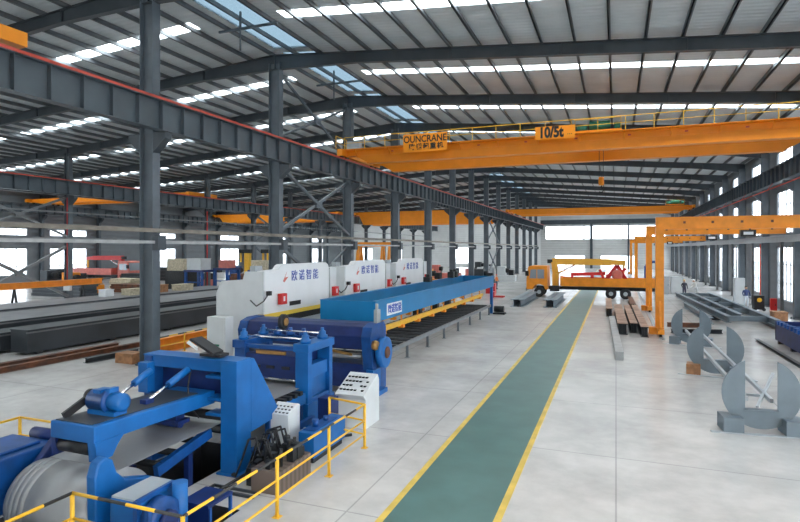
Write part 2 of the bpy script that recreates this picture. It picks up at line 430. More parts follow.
for k in range(3, 15): column('right wall', XR-.55, YK[k], roof_z(XR-.5)-.7, k-2, (-1,))
for k in range(3, 15): column('left inner', XL, YK[k], roof_z(XL)-.75, k-2, (-1, 1))
for k in range(4, 15): column('left wall', XW+.5, YK[k], roof_z(XW+.5)-.75, k-3, (1,))

# rafters, one frame line each
for k in range(1, 15):
    y = YK[k]; m = MB()
    def seg(x0, x1, d0, d1):
        z0, z1 = roof_z(x0)-.25, roof_z(x1)-.25
        for dz0, dz1 in ((0, 0), (-d0+.03, -d1+.03)):
            a, b_ = z0+dz0, z1+dz1
            m.prism([(x0, a), (x1, b_), (x1, b_-.03), (x0, a-.03)], 'y', y-.14, y+.14)
        m.prism([(x0, z0-.03), (x1, z1-.03), (x1, z1-d1+.03), (x0, z0-d0+.03)], 'y', y-.012, y+.012)
        n = max(1, int(abs(x1-x0)/4.5))
        for i in range(1, n+1):
            x = x0 + (x1-x0)*i/n; zz = z0+(z1-z0)*i/n; dd = d0+(d1-d0)*i/n
            m.box(x-.012, x+.012, y-.13, y+.13, zz-dd+.03, zz-.03)
    seg(XR-.3, XR-4, .85, .6); seg(XR-4, XM+5, .6, .6); seg(XM+5, XM, .6, .85)
    seg(XM, XM-5, .85, .6); seg(XM-5, XL+4, .6, .6); seg(XL+4, XL, .6, .8)
    seg(XL, XL-4, .8, .55); seg(XL-4, XW+3, .55, .55); seg(XW+3, XW+.3, .55, .7)
    tag(m.build('roof_rafter', 'steel'), 'dark steel roof rafter spanning the hall, %s from the camera end' % ORD[k], 'rafter', 'steel roof rafters')

# runway girders
def runway(x, label, y0=YBACK+1, depth=1.2, top=10.82, red=True):
    t = thing('crane_runway', label, 'crane runway', (x, y0, top-depth))
    m = MB(); m.box(x-.22, x+.22, y0, YEND-.6, top-.03, top).box(x-.2, x+.2, y0, YEND-.6, top-depth, top-depth+.03)
    m.box(x-.01, x+.01, y0, YEND-.6, top-depth+.03, top-.03)
    y = y0 + .3
    while y < YEND - 1:
        m.box(x-.19, x+.19, y-.012, y+.012, top-depth+.03, top-.03); y += 1.2
    m.build('girder', 'girder', t)
    r = MB(); r.box(x-.05, x+.05, y0, YEND-.8, top, top+.1)
    r.build('crane_rail', 'steel', t)
    if red:
        c = MB(); c.box(x+.14, x+.24, y0, YEND-.8, top+.005, top+.10); c.build('red_edge_rail', 'red', t)
    return t
RZ = 10.92
GX = XM + .7
runway(GX, 'long grey stiffened crane girder with red top edge on the middle columns')
runway(XM-.7, 'grey crane girder on the hidden side of the middle columns', y0=60, red=False)
runway(XR-1.2, 'grey crane girder along the right window wall', red=False)
runway(XL+.65, 'grey crane girder on the near side of the left inner columns', red=True)
runway(XL-.65, 'grey crane girder on the outer side of the left inner columns', red=False)
runway(XW+1.15, 'grey crane girder along the far left wall', red=False)
# red conductor line hanging under right runway
cr = MB(); cr.cyl((XR-1.75, YK[3], 9.15), (XR-1.75, YEND-2, 9.15), .035, 6)
y = YK[3]
while y < YEND - 2: cr.bar((XR-1.75, y+3, 9.15), (XR-1.40, y+3, 9.66), .04); y += PITCH
tag(cr.build('conductor_bar', 'red'), 'thin red power conductor bar below the right crane girder', 'conductor bar')
# gantry ledge on right wall
lg = MB(); lg.box(XR-1.25, XR-.86, YBACK+1, YEND-1, 5.3, 5.34).box(XR-1.25, XR-.86, YBACK+1, YEND-1, 5.72, 5.76).box(XR-1.07, XR-1.04, YBACK+1, YEND-1, 5.34, 5.72)
tag(lg.build('gantry_rail_beam', 'lgrey'), 'light grey rail beam for the small gantries along the right wall', 'rail beam')

for k in range(4, 14):
    y = YK[k] + 2.1
    tag(MB().box(XR-1.15, XR-.95, y-.12, y+.12, 0, 5.3).box(XR-1.25, XR-.85, y-.2, y+.2, 0, .03).build('ledge_post', 'mgrey'), 'slim grey post under the small gantry rail beam, %s along the right wall' % ORD[k-3], 'post', 'slim posts under the right rail beam')

# tie beams along the middle and left rows
tb = MB(); tb.box(XM+.36, XM+.54, 8, YK[14], 5.48, 5.64)
tag(tb.build('pipe_beam', mat('weathered_tube', (.28, .25, .21), .5, .2, .35, 1.5)), 'upper weathered horizontal tie tube along the middle columns', 'tie beam')
tb = MB(); tb.box(XM+.36, XM+.50, 8, YK[14], 5.02, 5.14)
tag(tb.build('pipe_beam', 'steel_w'), 'lower thin horizontal tie tube along the middle columns', 'tie beam')
for (x, z, w, lab) in ((XL+.4, 5.6, .22, 'upper grey horizontal tie tube along the left inner columns'), (XL+.4, 8.0, .12, 'high thin tie tube along the left inner columns under the girder')):
    tb = MB(); tb.box(x, x+w, 16, YK[14], z, z+w); tag(tb.build('pipe_beam', 'mgrey'), lab, 'tie beam')

def xbrace(x, y0, y1, z0, z1, w, label, m='steel_l', name='cross_brace'):
    t = thing(name, label, 'brace', (x, y0, z0))
    MB().bar((x, y0+.25, z0), (x, y1-.25, z1), w).build('diagonal', m, t)
    MB().bar((x+w, y0+.25, z1), (x+w, y1-.25, z0), w).build('diagonal', m, t)
    MB().box(x-.02, x+w+.05, (y0+y1)/2-.3, (y0+y1)/2+.3, (z0+z1)/2-.2, (z0+z1)/2+.2).build('gusset_plate', m, t)
xbrace(XM, YK[2], YK[3], 5.8, 9.5, .16, 'steel X-brace above the tie tubes between the second and third middle columns')
xbrace(XM, YK[2], YK[3], .6, 4.9, .16, 'steel X-brace under the tie tubes behind the first white press')
xbrace(XM, YK[2], YK[3], 11.2, 14.8, .12, 'steel X-brace under the roof above the middle crane girder')
xbrace(XM, YK[8], YK[9], 5.8, 9.5, .16, 'distant upper steel X-brace in the middle column row')
xbrace(XM, YK[8], YK[9], .6, 4.9, .16, 'distant lower steel X-brace in the middle column row')
xbrace(XL, YK[2], YK[3], .6, 5.0, .22, 'pale steel X-brace low at the left picture edge', 'mgrey')
xbrace(XL, YK[2], YK[3], 5.9, 9.4, .18, 'pale steel X-brace high at the left picture edge', 'mgrey')
xbrace(XL, YK[6], YK[7], .6, 5.0, .2, 'steel X-brace low between distant left inner columns', 'steel_l')
xbrace(XL, YK[6], YK[7], 5.9, 9.4, .2, 'steel X-brace high between distant left inner columns', 'steel_l')

# ridge suspension frame (small pendant under the ridge, near the first columns)
for i, y in enumerate((YK[1]+3.6, YK[2]+3.6)):
    m = MB(); x = -16.0; z = roof_z(x)
    m.bar((x-1.4, y, z-.9), (x+1.8, y, z-.9), .1).bar((x-.2, y, z-.9), (x-.2, y, z-.1), .08).bar((x-.2, y, z-1.9), (x-.2, y, z-.9), .06)
    tag(m.build('ridge_hanger', 'steel_l'), '%s thin steel hanger below the blue ridge skylight' % ('near' if i == 0 else 'second'), 'hanger')

# ------------------------------------------------------------------ overhead travelling cranes
def crane(x0, x1, y, lab, near=False, sep=4.4, zb=10.62, zt=11.52, group=None, trolley=None, over=1.0):
    t = thing('overhead_crane', lab, 'crane', (x0, y, RZ), group)
    for i, yy in enumerate((y, y + sep)):
        m = MB(); ze = max(RZ + .2, zt - .5)
        m.prism([(x0+.15, ze), (x0+.15, zt-.04), (x1-.15, zt-.04), (x1-.15, ze), (x1-.8, ze), (x1-1.7, zb), (x0+1.7, zb), (x0+.8, ze)], 'y', yy-.25, yy+.25)
        m.box(x0+.1, x1-.1, yy-.32, yy+.32, zt-.04, zt).box(x0+1.7, x1-1.7, yy-.32, yy+.32, zb-.05, zb)
        m.box(x0+1.2, x1-1.2, yy-.28, yy-.25, zt-.42, zt-.37)
        m.build('main_girder', 'orange', t)
        r = MB(); r.box(x0+.6, x1-.6, yy-.04, yy+.04, zt, zt+.08); r.build('trolley_rail', 'dark', t)
    for x in (x0, x1):
        m = MB(); m.box(x-.2, x+.2, y-over, y+sep+over, RZ+.16, RZ+.6)
        e = m.build('end_carriage', 'orange', t)
        for yy in (y-.7, y+.1, y+sep-.1, y+sep+.7): MB().cyl((x-.08, yy, RZ+.2), (x+.08, yy, RZ+.2), .2, 16).build('wheel', 'dark', e)
    if near:
        m = MB(); n = int((x1-x0)/1.45)     # walkway railing on the near girder
        yw = y - .85
        m2 = MB(); m2.box(x0+.3, x1-.3, yw, y-.3, zt-.06, zt-.03)
        for i in range(12):
            xx = x0+1+(x1-x0-2)*i/11; m2.bar((xx, yw+.05, zt-.08), (xx, y-.26, zt-.45), .05)
        m2.build('walkway', 'orange', t)
        for i in range(n+1):
            xx = x0+.3+(x1-x0-.6)*i/n; m.box(xx-.018, xx+.018, yw, yw+.036, zt-.03, zt+.75)
        m.box(x0+.3, x1-.3, yw, yw+.036, zt+.73, zt+.77).box(x0+.3, x1-.3, yw, yw+.03, zt+.35, zt+.38)
        m.build('handrail', 'yellow', t)
        # sign plates on the handrail
        def plate(xa, xb, za, zb_): return box(xa, xb, yw-.03, yw-.005, za, zb_).build('sign_plate', 'orange', t)
        s1 = plate(-12.78, -9.85, zt-.52, zt+.62)
        text('lettering', 'OUNCRANE', 'black', s1, (-11.32, yw-.035, zt+.27), .60, ROT_Y, bold=.012, sx=.86)
        text('lettering', '\u6b27\u8bfa\u8d77\u91cd\u673a', 'black', s1, (-11.25, yw-.035, zt-.22), .42, ROT_Y, bold=.012, sx=1.0, sp=1.25)
        s2 = plate(-4.45, -2.2, zt-.30, zt+.46)
        text('lettering', '10/5t', 'black', s2, (-3.55, yw-.035, zt+.08), .84, ROT_Y, bold=.04, sx=.78)
        text('lettering', '\u00b7\u00b7\u00b7', 'black', s2, (-2.5, yw-.035, zt-.08), .4, ROT_Y)
        for xx in [x0 + 3.5 + 2.9*i for i in range(9)]:
            box(xx-.07, xx+.09, y-.30, y-.25, zb+.62, zb+.70).build('lug', 'red', t)
        b = MB(); b.box(x0+.4, x0+1.3, y-.75, y-.28, zt+.0, zt+.5); b.build('control_box', 'lgrey', t)
        pl = MB()
        for yy in (y-1.0, y+.6): pl.box(x0-.3, x0-.26, yy-.02, yy+.02, RZ+.6, RZ+1.5)
        pl.box(x0-.3, x0-.26, y-1.0, y+.6, RZ+1.46, RZ+1.5).box(x0-.3, x0-.26, y-1.0, y+.6, RZ+1.05, RZ+1.08)
        pl.build('end_guard', 'yellow', t)
    if trolley is not None:
        xt = trolley; tr = MB(); tr.box(xt-1.3, xt+1.3, y-.1, y+sep+.1, zt+.1, zt+.22)
        tr = tr.build('trolley', 'orange', t)
        MB().cyl((xt-.5, y+.9, zt+.6), (xt+.7, y+.9, zt+.6), .32, 20).build('rope_drum', 'green', tr)
        MB().cyl((xt-1.2, y+.9, zt+.5), (xt-.6, y+.9, zt+.5), .22, 14).build('hoist_motor', 'green', tr)
        MB().cyl((xt+.9, y+.7, zt+.5), (xt+1.3, y+.7, zt+.5), .25, 14).build('gearbox', 'green', tr)
        g = MB()
        for xx in (xt-1.28, xt+1.25): g.box(xx, xx+.03, y, y+.03, zt+.2, zt+.9)
        g.box(xt-1.28, xt+1.28, y, y+.03, zt+.87, zt+.9).build('trolley_guard', 'yellow', tr)
    return t
near = crane(GX, XR-1.2, 34.6, 'nearest big orange double-girder crane with black 10/5t sign over the aisle', True, trolley=-1.0)
hk = MB(); hx, hy = -.85, 36.8
hb = MB().lathe([(hx-.16, .16), (hx-.15, .27), (hx+.15, .27), (hx+.16, .16)], 'x', (hy, 9.0), 20).build('hook_block', 'orange', near)
m = MB()
for dx, dy in ((-.12, -.1), (.12, -.1), (-.12, .1), (.12, .1)): m.cyl((hx+dx, hy+dy, 9.1), (hx+dx, hy+dy, 11.65), .014, 6)
m.build('wire_rope', 'dark', hb)
m = MB(); pts = [(hx, hy, 8.78), (hx, hy, 8.6), (hx+.11, hy, 8.5), (hx+.12, hy, 8.38), (hx, hy, 8.28), (hx-.12, hy, 8.36)]
m.tube(pts, .035).build('hook', 'dark', hb)
crane(GX, XR-1.2, 96.0, 'distant orange crane spanning the main aisle bay near the far wall', trolley=8.5)
crane(XL+.65, XM-.7, 94.5, 'orange crane spanning behind the middle columns above the white wall', zb=9.3, zt=11.6)
crane(XW+1.15, XL-.65, 90.5, 'orange crane in the far left bay seen above the cream bundles', zb=10.0)
crane(XW+1.15, XL-.65, 53.0, 'orange crane at the left picture edge behind the tie tubes', zb=10.95, sep=3.0)
crane(GX, XR-1.2, 2.2, 'orange crane whose end carriage shows at the top left corner on the middle girder', sep=5.6, over=4.3)

# ------------------------------------------------------------------ semi-gantry cranes on the right
def gantry(x, y, lab):
    t = thing('semi_gantry_crane', lab, 'gantry crane', (x, y, 0), 'orange semi-gantry cranes')
    l = MB(); l.prism([(y-.19, .45), (y+.19, .45), (y+.24, 5.9), (y-.24, 5.9)], 'x', x-.22, x+.20)
    l.box(x-.22, x+.22, y-.25, y+.25, 3.1, 3.16)
    l.build('leg', 'orange_d', t)
    b = MB(); b.box(x-.2, XR-1.06, y-.24, y+.24, 5.93, 6.5); b.box(x-.2, XR-1.06, y-.3, y+.3, 5.88, 5.93).box(x-.2, XR-1.06, y-.3, y+.3, 6.5, 6.54)
    b = b.build('beam', 'orange_d', t)
    for i in range(6):
        xx = x + 1.2 + i*1.35; box(xx-.06, xx+.06, y-.265, y-.24, 6.18, 6.30).build('lug', 'rust', b)
    g = MB(); g.box(x-.17, x+.17, y-1.0, y+1.0, .22, .46).box(x-.55, x+.2, y-.35, y+.2, .12, .5); g = g.build('base_carriage', 'orange_d', t)
    for yy in (y-.75, y+.75): MB().cyl((x-.07, yy, .22), (x+.07, yy, .22), .17, 16).build('wheel', 'dark', g)
    [MB().bar((x, y+q*.9, .45), (x, y+q*.12, 2.0), .1).build('strut', 'orange_d', t) for q in (-1, 1)]
    m = MB(); xx = x + 4.2; m.box(xx-.35, xx+.35, y-.18, y+.18, 5.45, 5.8); m = m.build('hoist', 'dark', t)
    box(xx-.22, xx+.22, y-.2, y-.18, 5.55, 5.7).build('name_plate', 'white', m)
    return t
gantry(2.25, 34.0, 'nearest orange semi-gantry crane, its leg beside the rusty beams')
gantry(2.35, 46.7, 'second orange semi-gantry crane, just behind the nearest')
gantry(2.6, 84.0, 'third orange semi-gantry crane, beyond the truck')
gantry(2.6, 112.0, 'farthest orange semi-gantry crane near the end wall')
gr = MB(); gr.box(2.15, 2.42, 32.5, 120, 0, .03).box(2.26, 2.34, 32.5, 120, .03, .05)
tag(gr.build('floor_rail', 'lgrey'), 'flat steel floor rail under the orange gantry legs', 'rail')

# ------------------------------------------------------------------ crane trucks
def truck(x, y, s, body, boomm, label, low='red'):
    """x: front end, s=+1 truck reaches towards +X from its front, L=12"""
    t = thing('crane_truck', label, 'truck', (x, y, 0)); X = lambda a: x + s*a
    def b(a0, a1, y0, y1, z0, z1, mb=None):
        mb = mb or MB(); p, q = sorted((X(a0), X(a1))); mb.box(p, q, y+y0, y+y1, z0, z1); return mb
    cab = MB(); cab.prism([(X(.0), .75), (X(0), 1.75), (X(.18), 3.0), (X(.45), 3.12), (X(2.05), 3.12), (X(2.1), .75), (X(1.85), .75), (X(1.7), 1.15), (X(1.25), 1.3), (X(.8), 1.15), (X(.65), .75)], 'y', y-1.2, y+1.2)
    cab = cab.build('cab', body, t, bevel=.04)
    m = MB(); m.prism([(X(.32), 1.85), (X(.42), 2.75), (X(1.0), 2.75), (X(1.0), 1.85)], 'y', y-1.215, y-1.2); b(1.08, 1.75, -1.215, -1.2, 1.85, 2.75, m)
    m.build('side_window', 'windscreen', cab)
    m = MB(); m.prism([(X(-.02), 1.8), (X(.15), 2.85), (X(.17), 2.85), (X(.0), 1.8)], 'y', y-1.05, y+1.05).build('windscreen', 'windscreen', cab)
    b(-.06, 0, -1.15, 1.15, .6, .9).build('bumper', 'dark', cab)
    b(-.07, .25, -1.45, -1.25, 2.1, 2.6).build('mirror', 'black', cab)
    b(.9, 11.9, -.45, .45, .75, 1.05).build('chassis', 'dark', t)
    bed = b(3.3, 12.0, -1.22, 1.22, 1.15, 1.25); b(3.3, 12, -1.22, -1.17, 1.25, 1.95, bed); b(3.3, 12, 1.17, 1.22, 1.25, 1.95, bed)
    b(3.3, 3.35, -1.17, 1.17, 1.25, 2.1, bed); b(11.95, 12, -1.17, 1.17, 1.25, 1.95, bed)
    for a in (5.0, 6.7, 8.4, 10.1): b(a, a+.08, -1.25, -1.22, 1.15, 1.95, bed)
    bed.build('cargo_bed', body, t)
    for a, yy in ((1.25, -1), (1.25, 1), (8.0, -1), (8.0, 1), (9.3, -1), (9.3, 1)):
        w = MB().lathe([(y+yy*1.0-.16, .35), (y+yy*1.0-.15, .5), (y+yy*1.0+.15, .5), (y+yy*1.0+.16, .35)], 'y', (X(a), .5), 20).build('wheel', 'rubber', t)
        MB().cyl((X(a), y+yy*1.0-.18, .5), (X(a), y+yy*1.0+.18, .5), .2, 14).build('hub', 'lgrey', w)
    c = b(2.45, 3.05, -.35, .35, 1.0, 2.3); MB2 = c
    c = c.build('crane_post', boomm, t)
    MB().bar((X(2.75), y, 2.3), (X(2.6), y, 3.5), .55).build('slewing_column', boomm, c)
    bm = MB(); bm.bar((X(2.4), y, 3.55), (X(8.0), y, 3.5), .42, .62).bar((X(8.0), y, 3.5), (X(9.3), y, 3.45), .32, .46)
    bm = bm.build('boom', boomm, t)
    MB().cyl((X(2.9), y, 2.3), (X(4.6), y, 3.2), .09, 10).build('lift_cylinder', 'chrome', t)
    MB().bar((X(9.15), y, 3.3), (X(9.15), y, 2.1), .16).build('hook', 'yellow', bm)
    MB().box(X(2.2)-.25, X(2.2)+.25, y-.25, y+.25, 3.35, 3.75).build('operator_seat', 'black', c)
    b(2.3, 3.2, -1.2, -.9, .6, 1.15).build('outrigger', 'dark', t)
    return t
truck(-8.45, 58.6, 1, 'orange_d', mat('boom_yellow', (.85, .45, .05), .45), 'orange-yellow crane truck parked across the aisle beyond the green lane')
truck(-62.9, 60.0, -1, 'pink', 'redbox', 'distant faded red crane truck by the far left windows')
# red machinery standing on the cargo bed
rt = thing('red_winch', 'red machine with bent arms on the orange truck bed', 'machinery', (-.2, 58.6, 1.25))
m = MB(); m.box(-1.2, .9, 58.2, 59.0, 1.26, 1.9).bar((-.9, 58.6, 1.8), (.1, 58.6, 3.2), .34).bar((.1, 58.6, 3.2), (.9, 58.6, 1.8), .34).bar((-1.1, 58.4, 1.8), (-1.5, 58.4, 2.8), .24).bar((.1, 58.4, 2.3), (.9, 58.4, 2.9), .24).bar((-.9, 58.3, 2.2), (.6, 58.3, 2.4), .2)
m.build('arm_frame', 'redbox', rt)
MB().lathe([(58.1, .3), (58.12, .5), (58.9, .5), (58.92, .3)], 'y', (.1, 2.3), 18).build('drum', 'pink', rt)
m = MB(); m.bar((-4.2, 58.6, 2.25), (-1.0, 58.6, 2.4), .3).bar((-4.1, 58.6, 1.26), (-4.1, 58.6, 2.2), .2).bar((-2.2, 58.6, 1.26), (-2.2, 58.6, 2.2), .3)
m.build('drawbar', 'redbox', rt)

# ------------------------------------------------------------------ decoiler, coil and strip
X0, X1 = -9.72, -8.02
coil = thing('steel_coil', 'large grey steel coil with strip running up from it, in the blue decoiler', 'steel coil', (-8.87, 7.3, -.55))
MB().lathe([(X0-.30, .3), (X0-.29, .66), (X0-.16, .665), (X0-.15, .64), (X0-.135, .70), (X0-.01, .703), (X0, .68), (X0+.015, .725), (X0+.14, .728), (X0+.15, .705), (X0+.165, .745), (X0+.3, .748), (X0+.31, .73), (X0+.325, .75), (X1, .75), (X1+.005, .3)], 'x', (7.3, .22), 64).build('coil_body', 'strip', coil)
sm = MB(); path = []
for i in range(7): a = PI/2 - 0*i; 
prof = [(7.3, .974), (8.0, .985), (8.8, 1.0), (10.5, 1.02), (12.5, 1.02), (15.0, 1.02)]
pts = prof + [(p[0], p[1]-.008) for p in prof[::-1]]
sm.prism(pts, 'x', X0, X1).build('strip', 'strip', coil)

dc = thing('decoiler', 'blue two-sided decoiler stand holding the big steel coil', 'decoiler', (-8.9, 7.2, -1.1))
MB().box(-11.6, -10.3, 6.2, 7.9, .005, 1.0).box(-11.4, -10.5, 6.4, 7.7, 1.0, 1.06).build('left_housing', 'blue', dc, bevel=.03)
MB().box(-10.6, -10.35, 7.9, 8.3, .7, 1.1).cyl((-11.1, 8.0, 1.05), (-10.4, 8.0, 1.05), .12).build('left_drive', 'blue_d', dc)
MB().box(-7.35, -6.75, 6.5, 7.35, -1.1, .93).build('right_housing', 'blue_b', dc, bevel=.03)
MB().box(-7.33, -6.77, 6.52, 7.33, .931, .96).build('cover_plate', 'lgrey', dc)
rg = MB(); rg.prism([(6.62, -1.1), (6.55, 1.15), (6.62, 1.36), (6.76, 1.42), (6.9, 1.34), (6.98, 1.1), (7.15, .93), (7.5, .82), (7.8, .72), (7.8, -1.1)], 'x', -7.92, -7.72)
rg.build('right_arm', 'blue_b', dc, bevel=.03)
lg_ = MB(); lg_.prism([(6.9, -1.1), (7.0, .5), (7.45, .95), (7.78, 1.28), (7.98, 1.22), (7.75, .7), (7.6, .3), (7.6, -1.1)], 'x', -10.2, -10.05)
lg_.build('left_arm', 'blue_d', dc, bevel=.02)
MB().cyl((-11.0, 7.3, .22), (-10.03, 7.3, .22), .28, 24).cyl((-8.0, 7.3, .22), (-7.3, 7.3, .22), .28, 24).build('mandrel', 'dark', dc)
MB().lathe([(-6.72, .26), (-6.70, .34), (-6.5, .34), (-6.48, .24)], 'x', (6.78, .60), 28).build('brake_disc', 'blue', dc)
MB().cyl((-6.48, 6.78, .60), (-6.4, 6.78, .60), .17, 20).build('brake_hub', 'blue_d', dc)
g = MB().bar((-6.74, 6.45, 1.0), (-6.74, 6.45, -.9), .08).bar((-6.52, 6.45, .95), (-6.52, 6.45, -.9), .07).bar((-6.74, 7.2, 1.0), (-6.74, 6.45, .98), .06).bar((-6.6, 7.15, .98), (-6.6, 7.15, -.9), .1)
g.build('pipe_frame', 'blue', dc)
MB().cyl((-6.56, 7.15, .2), (-6.56, 7.15, 1.05), .12, 16).build('hydraulic_cylinder', 'blue_b', dc)
for i, yy in enumerate((6.5, 7.1)):
    pass

# guide table under the strip
gt = thing('guide_table', 'dark blue sloping guide rail standing in the pit under the strip', 'guide table', (-8.2, 9.0, -1.1))
[MB().bar((q, 8.2, .60), (q, 9.7, .88), .12, .2).build('side_rail', 'blue', gt) for q in (-8.1, -9.6)]
for xx in (-8.1, -9.6): MB().box(xx-.06, xx+.06, 9.0, 9.12, -1.1, .65).build('post', 'blue_d', gt)
MB().cyl((-9.6, 8.35, .66), (-8.1, 8.35, .66), .07).cyl((-9.6, 8.8, .74), (-8.1, 8.8, .74), .07).cyl((-9.6, 9.3, .83), (-8.1, 9.3, .83), .07).build('roller', 'dark', gt)

# peeler arm
pa = thing('peeler_arm', 'long blue peeler arm with motor reaching out over the strip', 'machine arm', (-8.7, 8.5, 1.4))
MB().prism([(6.95, 1.50), (6.95, 1.80), (10.0, 1.70), (10.0, 1.42)], 'x', -9.25, -8.2).build('arm_box', 'blue_b', pa, bevel=.02)
MB().prism([(7.0, 1.802), (7.0, 1.812), (9.6, 1.727), (9.6, 1.717)], 'x', -9.18, -8.32).build('deck_plate', 'dsteel', pa)
MB().cyl((-9.15, 7.12, 1.36), (-8.42, 7.12, 1.36), .13, 20).build('peeler_roller', 'dark', pa)
MB().prism([(6.95, 1.52), (7.55, 1.52), (7.4, 1.36), (7.3, 1.2), (6.98, 1.18)], 'x', -8.36, -8.18).build('end_bracket', 'blue_b', pa)
MB().prism([(6.98, 1.5), (7.35, 1.5), (7.3, 1.25), (7.0, 1.2)], 'x', -9.27, -9.16).build('end_bracket', 'blue_d', pa)
mo = thing('gear_motor', 'blue gear motor with belt guard on the peeler arm deck', 'motor', (-8.75, 7.6, 1.8))
MB().lathe([(-9.02, .12), (-9.0, .19), (-8.62, .19), (-8.6, .22), (-8.56, .22), (-8.54, .16)], 'x', (7.62, 2.03), 24).build('motor_body', 'blue', mo)
MB().lathe([(-8.54, .15), (-8.52, .165), (-8.28, .165), (-8.25, .10)], 'x', (7.62, 2.03), 20).build('gearbox', 'blue_b', mo)
m = MB(); m.box(-9.0, -8.35, 7.48, 7.76, 1.80, 1.88).box(-8.88, -8.7, 7.5, 7.74, 1.88, 2.24).box(-8.6, -8.5, 7.52, 7.72, 2.2, 2.28)
m.build('motor_foot', 'blue_b', mo)
m = MB(); m.bar((-9.08, 7.62, 2.08), (-9.14, 7.12, 1.83), .06, .13).cyl((-9.12, 7.62, 2.08), (-9.03, 7.62, 2.08), .13, 16).build('belt_guard', 'black', mo)
for (p, q, lab) in (((-8.62, 8.5, 1.80), (-8.55, 9.55, 2.22), 'long hydraulic cylinder with bright rod between peeler arm and entry frame'), ((-9.28, 8.35, 1.84), (-9.28, 9.25, 2.2), 'shorter hydraulic cylinder on the left side of the peeler arm')):
    p, q = Vector(p), Vector(q); d = q-p
    t = thing('hydraulic_cylinder', lab, 'cylinder', p)
    MB().cyl(p, p+d*.55, .035, 12).build('rod', 'chrome', t); MB().cyl(p+d*.5, q, .075, 14).build('barrel', 'blue_b', t)
    MB().box(p.x-.08, p.x+.08, p.y-.1, p.y+.1, p.z-.1, p.z+.05).build('clevis', 'blue_d', t)
m = MB(); m.box(-9.35, -8.45, 9.15, 9.5, 1.14, 1.22).box(-9.3, -9.15, 9.2, 9.45, 1.22, 1.42).box(-8.75, -8.55, 9.2, 9.45, 1.22, 1.42).cyl((-9.25, 9.3, 1.12), (-8.5, 9.3, 1.12), .07)
m.build('hold_down', 'blue_d', pa)
MB().box(-9.68, -9.42, 9.3, 9.5, 1.70, 2.34).build('stop_post', 'blue_b', pa)

# entry frame
ef = thing('entry_frame', 'tall blue entry frame with sloping side plate at the pit end', 'machine frame', (-9.0, 10.2, 0))
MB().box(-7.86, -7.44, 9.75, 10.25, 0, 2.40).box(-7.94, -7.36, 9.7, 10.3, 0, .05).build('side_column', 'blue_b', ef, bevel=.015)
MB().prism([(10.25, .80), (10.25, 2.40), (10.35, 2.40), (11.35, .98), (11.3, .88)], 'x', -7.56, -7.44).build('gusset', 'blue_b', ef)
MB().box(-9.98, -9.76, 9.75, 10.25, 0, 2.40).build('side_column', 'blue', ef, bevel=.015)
MB().box(-9.76, -7.86, 9.8, 10.2, 2.16, 2.40).box(-10.0, -7.44, 9.75, 10.25, 2.40, 2.43).build('cross_beam', 'blue_b', ef)
MB().box(-9.76, -7.86, 10.1, 10.16, 1.42, 2.16).build('back_plate', 'blue_d', ef)
MB().box(-7.6, -7.48, 10.25, 13.1, .22, .36).box(-7.6, -7.48, 11.0, 11.12, .36, .90).build('lower_rail', 'blue', ef)
[MB().box(-8.25, -7.86, 9.75, 10.1, z, z+.06).build('bracket', 'blue_b', ef) for z in (2.02, 1.55, 1.22)]
[MB().cyl((-9.76, 9.95, z), (-7.86, 9.95, z), .1).build('pinch_roller', 'dark', ef) for z in (1.18, .9)]
m = MB(); m.tube([(-8.6, 9.7, 2.2), (-8.5, 9.5, 1.9), (-8.45, 9.45, 1.5), (-8.3, 9.6, 1.2)], .018, 6).build('hose', 'black', ef)
lp = thing('tilted_screen', 'black tilted control screen on top of the blue entry frame', 'screen', (-8.3, 10.0, 2.46))
MB().box(-8.5, -7.95, 9.85, 10.15, 2.461, 2.52).build('screen_base', 'black', lp)
MB().prism([(-8.75, 2.80), (-8.70, 2.84), (-8.1, 2.56), (-8.1, 2.50)], 'y', 9.8, 10.15).build('screen_panel', 'black', lp)
MB().prism([(-8.78, 2.74), (-8.73, 2.79), (-8.5, 2.66), (-8.5, 2.6)], 'y', 9.76, 9.80).build('screen_edge', 'white', lp)

# roller table between frame and leveller
rt = thing('roller_table', 'short blue roller table between entry frame and leveller', 'roller table', (-8.9, 12, 0))
for xx in (-7.86, -9.95):
    r = MB().box(xx-.10, xx+.10, 11.4, 13.1, .66, .93).build('side_rail', 'blue_b', rt)
    for yy in (11.5, 12.2, 13.0): MB().box(xx-.05, xx+.05, yy-.05, yy+.05, 0, .66).build('leg', 'blue', rt)
for i in range(9):
    yy = 10.6 + i*.29; MB().cyl((-9.88, yy, .92), (-8.07, yy, .92), .08).build('roller', 'dark', rt)
for i in range(7):
    yy = 11.3 + i*.26; MB().box(-7.98, -7.74, yy-.08, yy+.06, .93, 1.03).build('bearing_block', 'dark', rt)

# leveller
lv = thing('leveller', 'blue roll leveller with screw jacks and handwheel behind the entry frame', 'leveller', (-8.9, 13.9, 0))
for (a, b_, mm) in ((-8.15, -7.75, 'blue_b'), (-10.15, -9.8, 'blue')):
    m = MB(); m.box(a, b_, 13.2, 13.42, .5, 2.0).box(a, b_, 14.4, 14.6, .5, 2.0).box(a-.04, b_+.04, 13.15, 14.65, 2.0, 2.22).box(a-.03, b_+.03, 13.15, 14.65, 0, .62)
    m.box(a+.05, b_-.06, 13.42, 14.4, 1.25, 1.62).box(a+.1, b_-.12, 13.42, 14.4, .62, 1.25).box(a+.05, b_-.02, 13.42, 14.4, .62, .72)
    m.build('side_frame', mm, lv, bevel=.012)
MB().box(-9.8, -8.15, 13.25, 14.55, 1.42, 1.85).box(-9.8, -8.15, 13.3, 14.5, 1.22, 1.42).build('upper_roll_block', 'blue_d', lv)
m = MB()
for xx in (-9.55, -9.1, -8.6): m.box(xx, xx+.25, 13.22, 13.25, 1.48, 1.56)
m.build('slot_plate', 'black', lv)
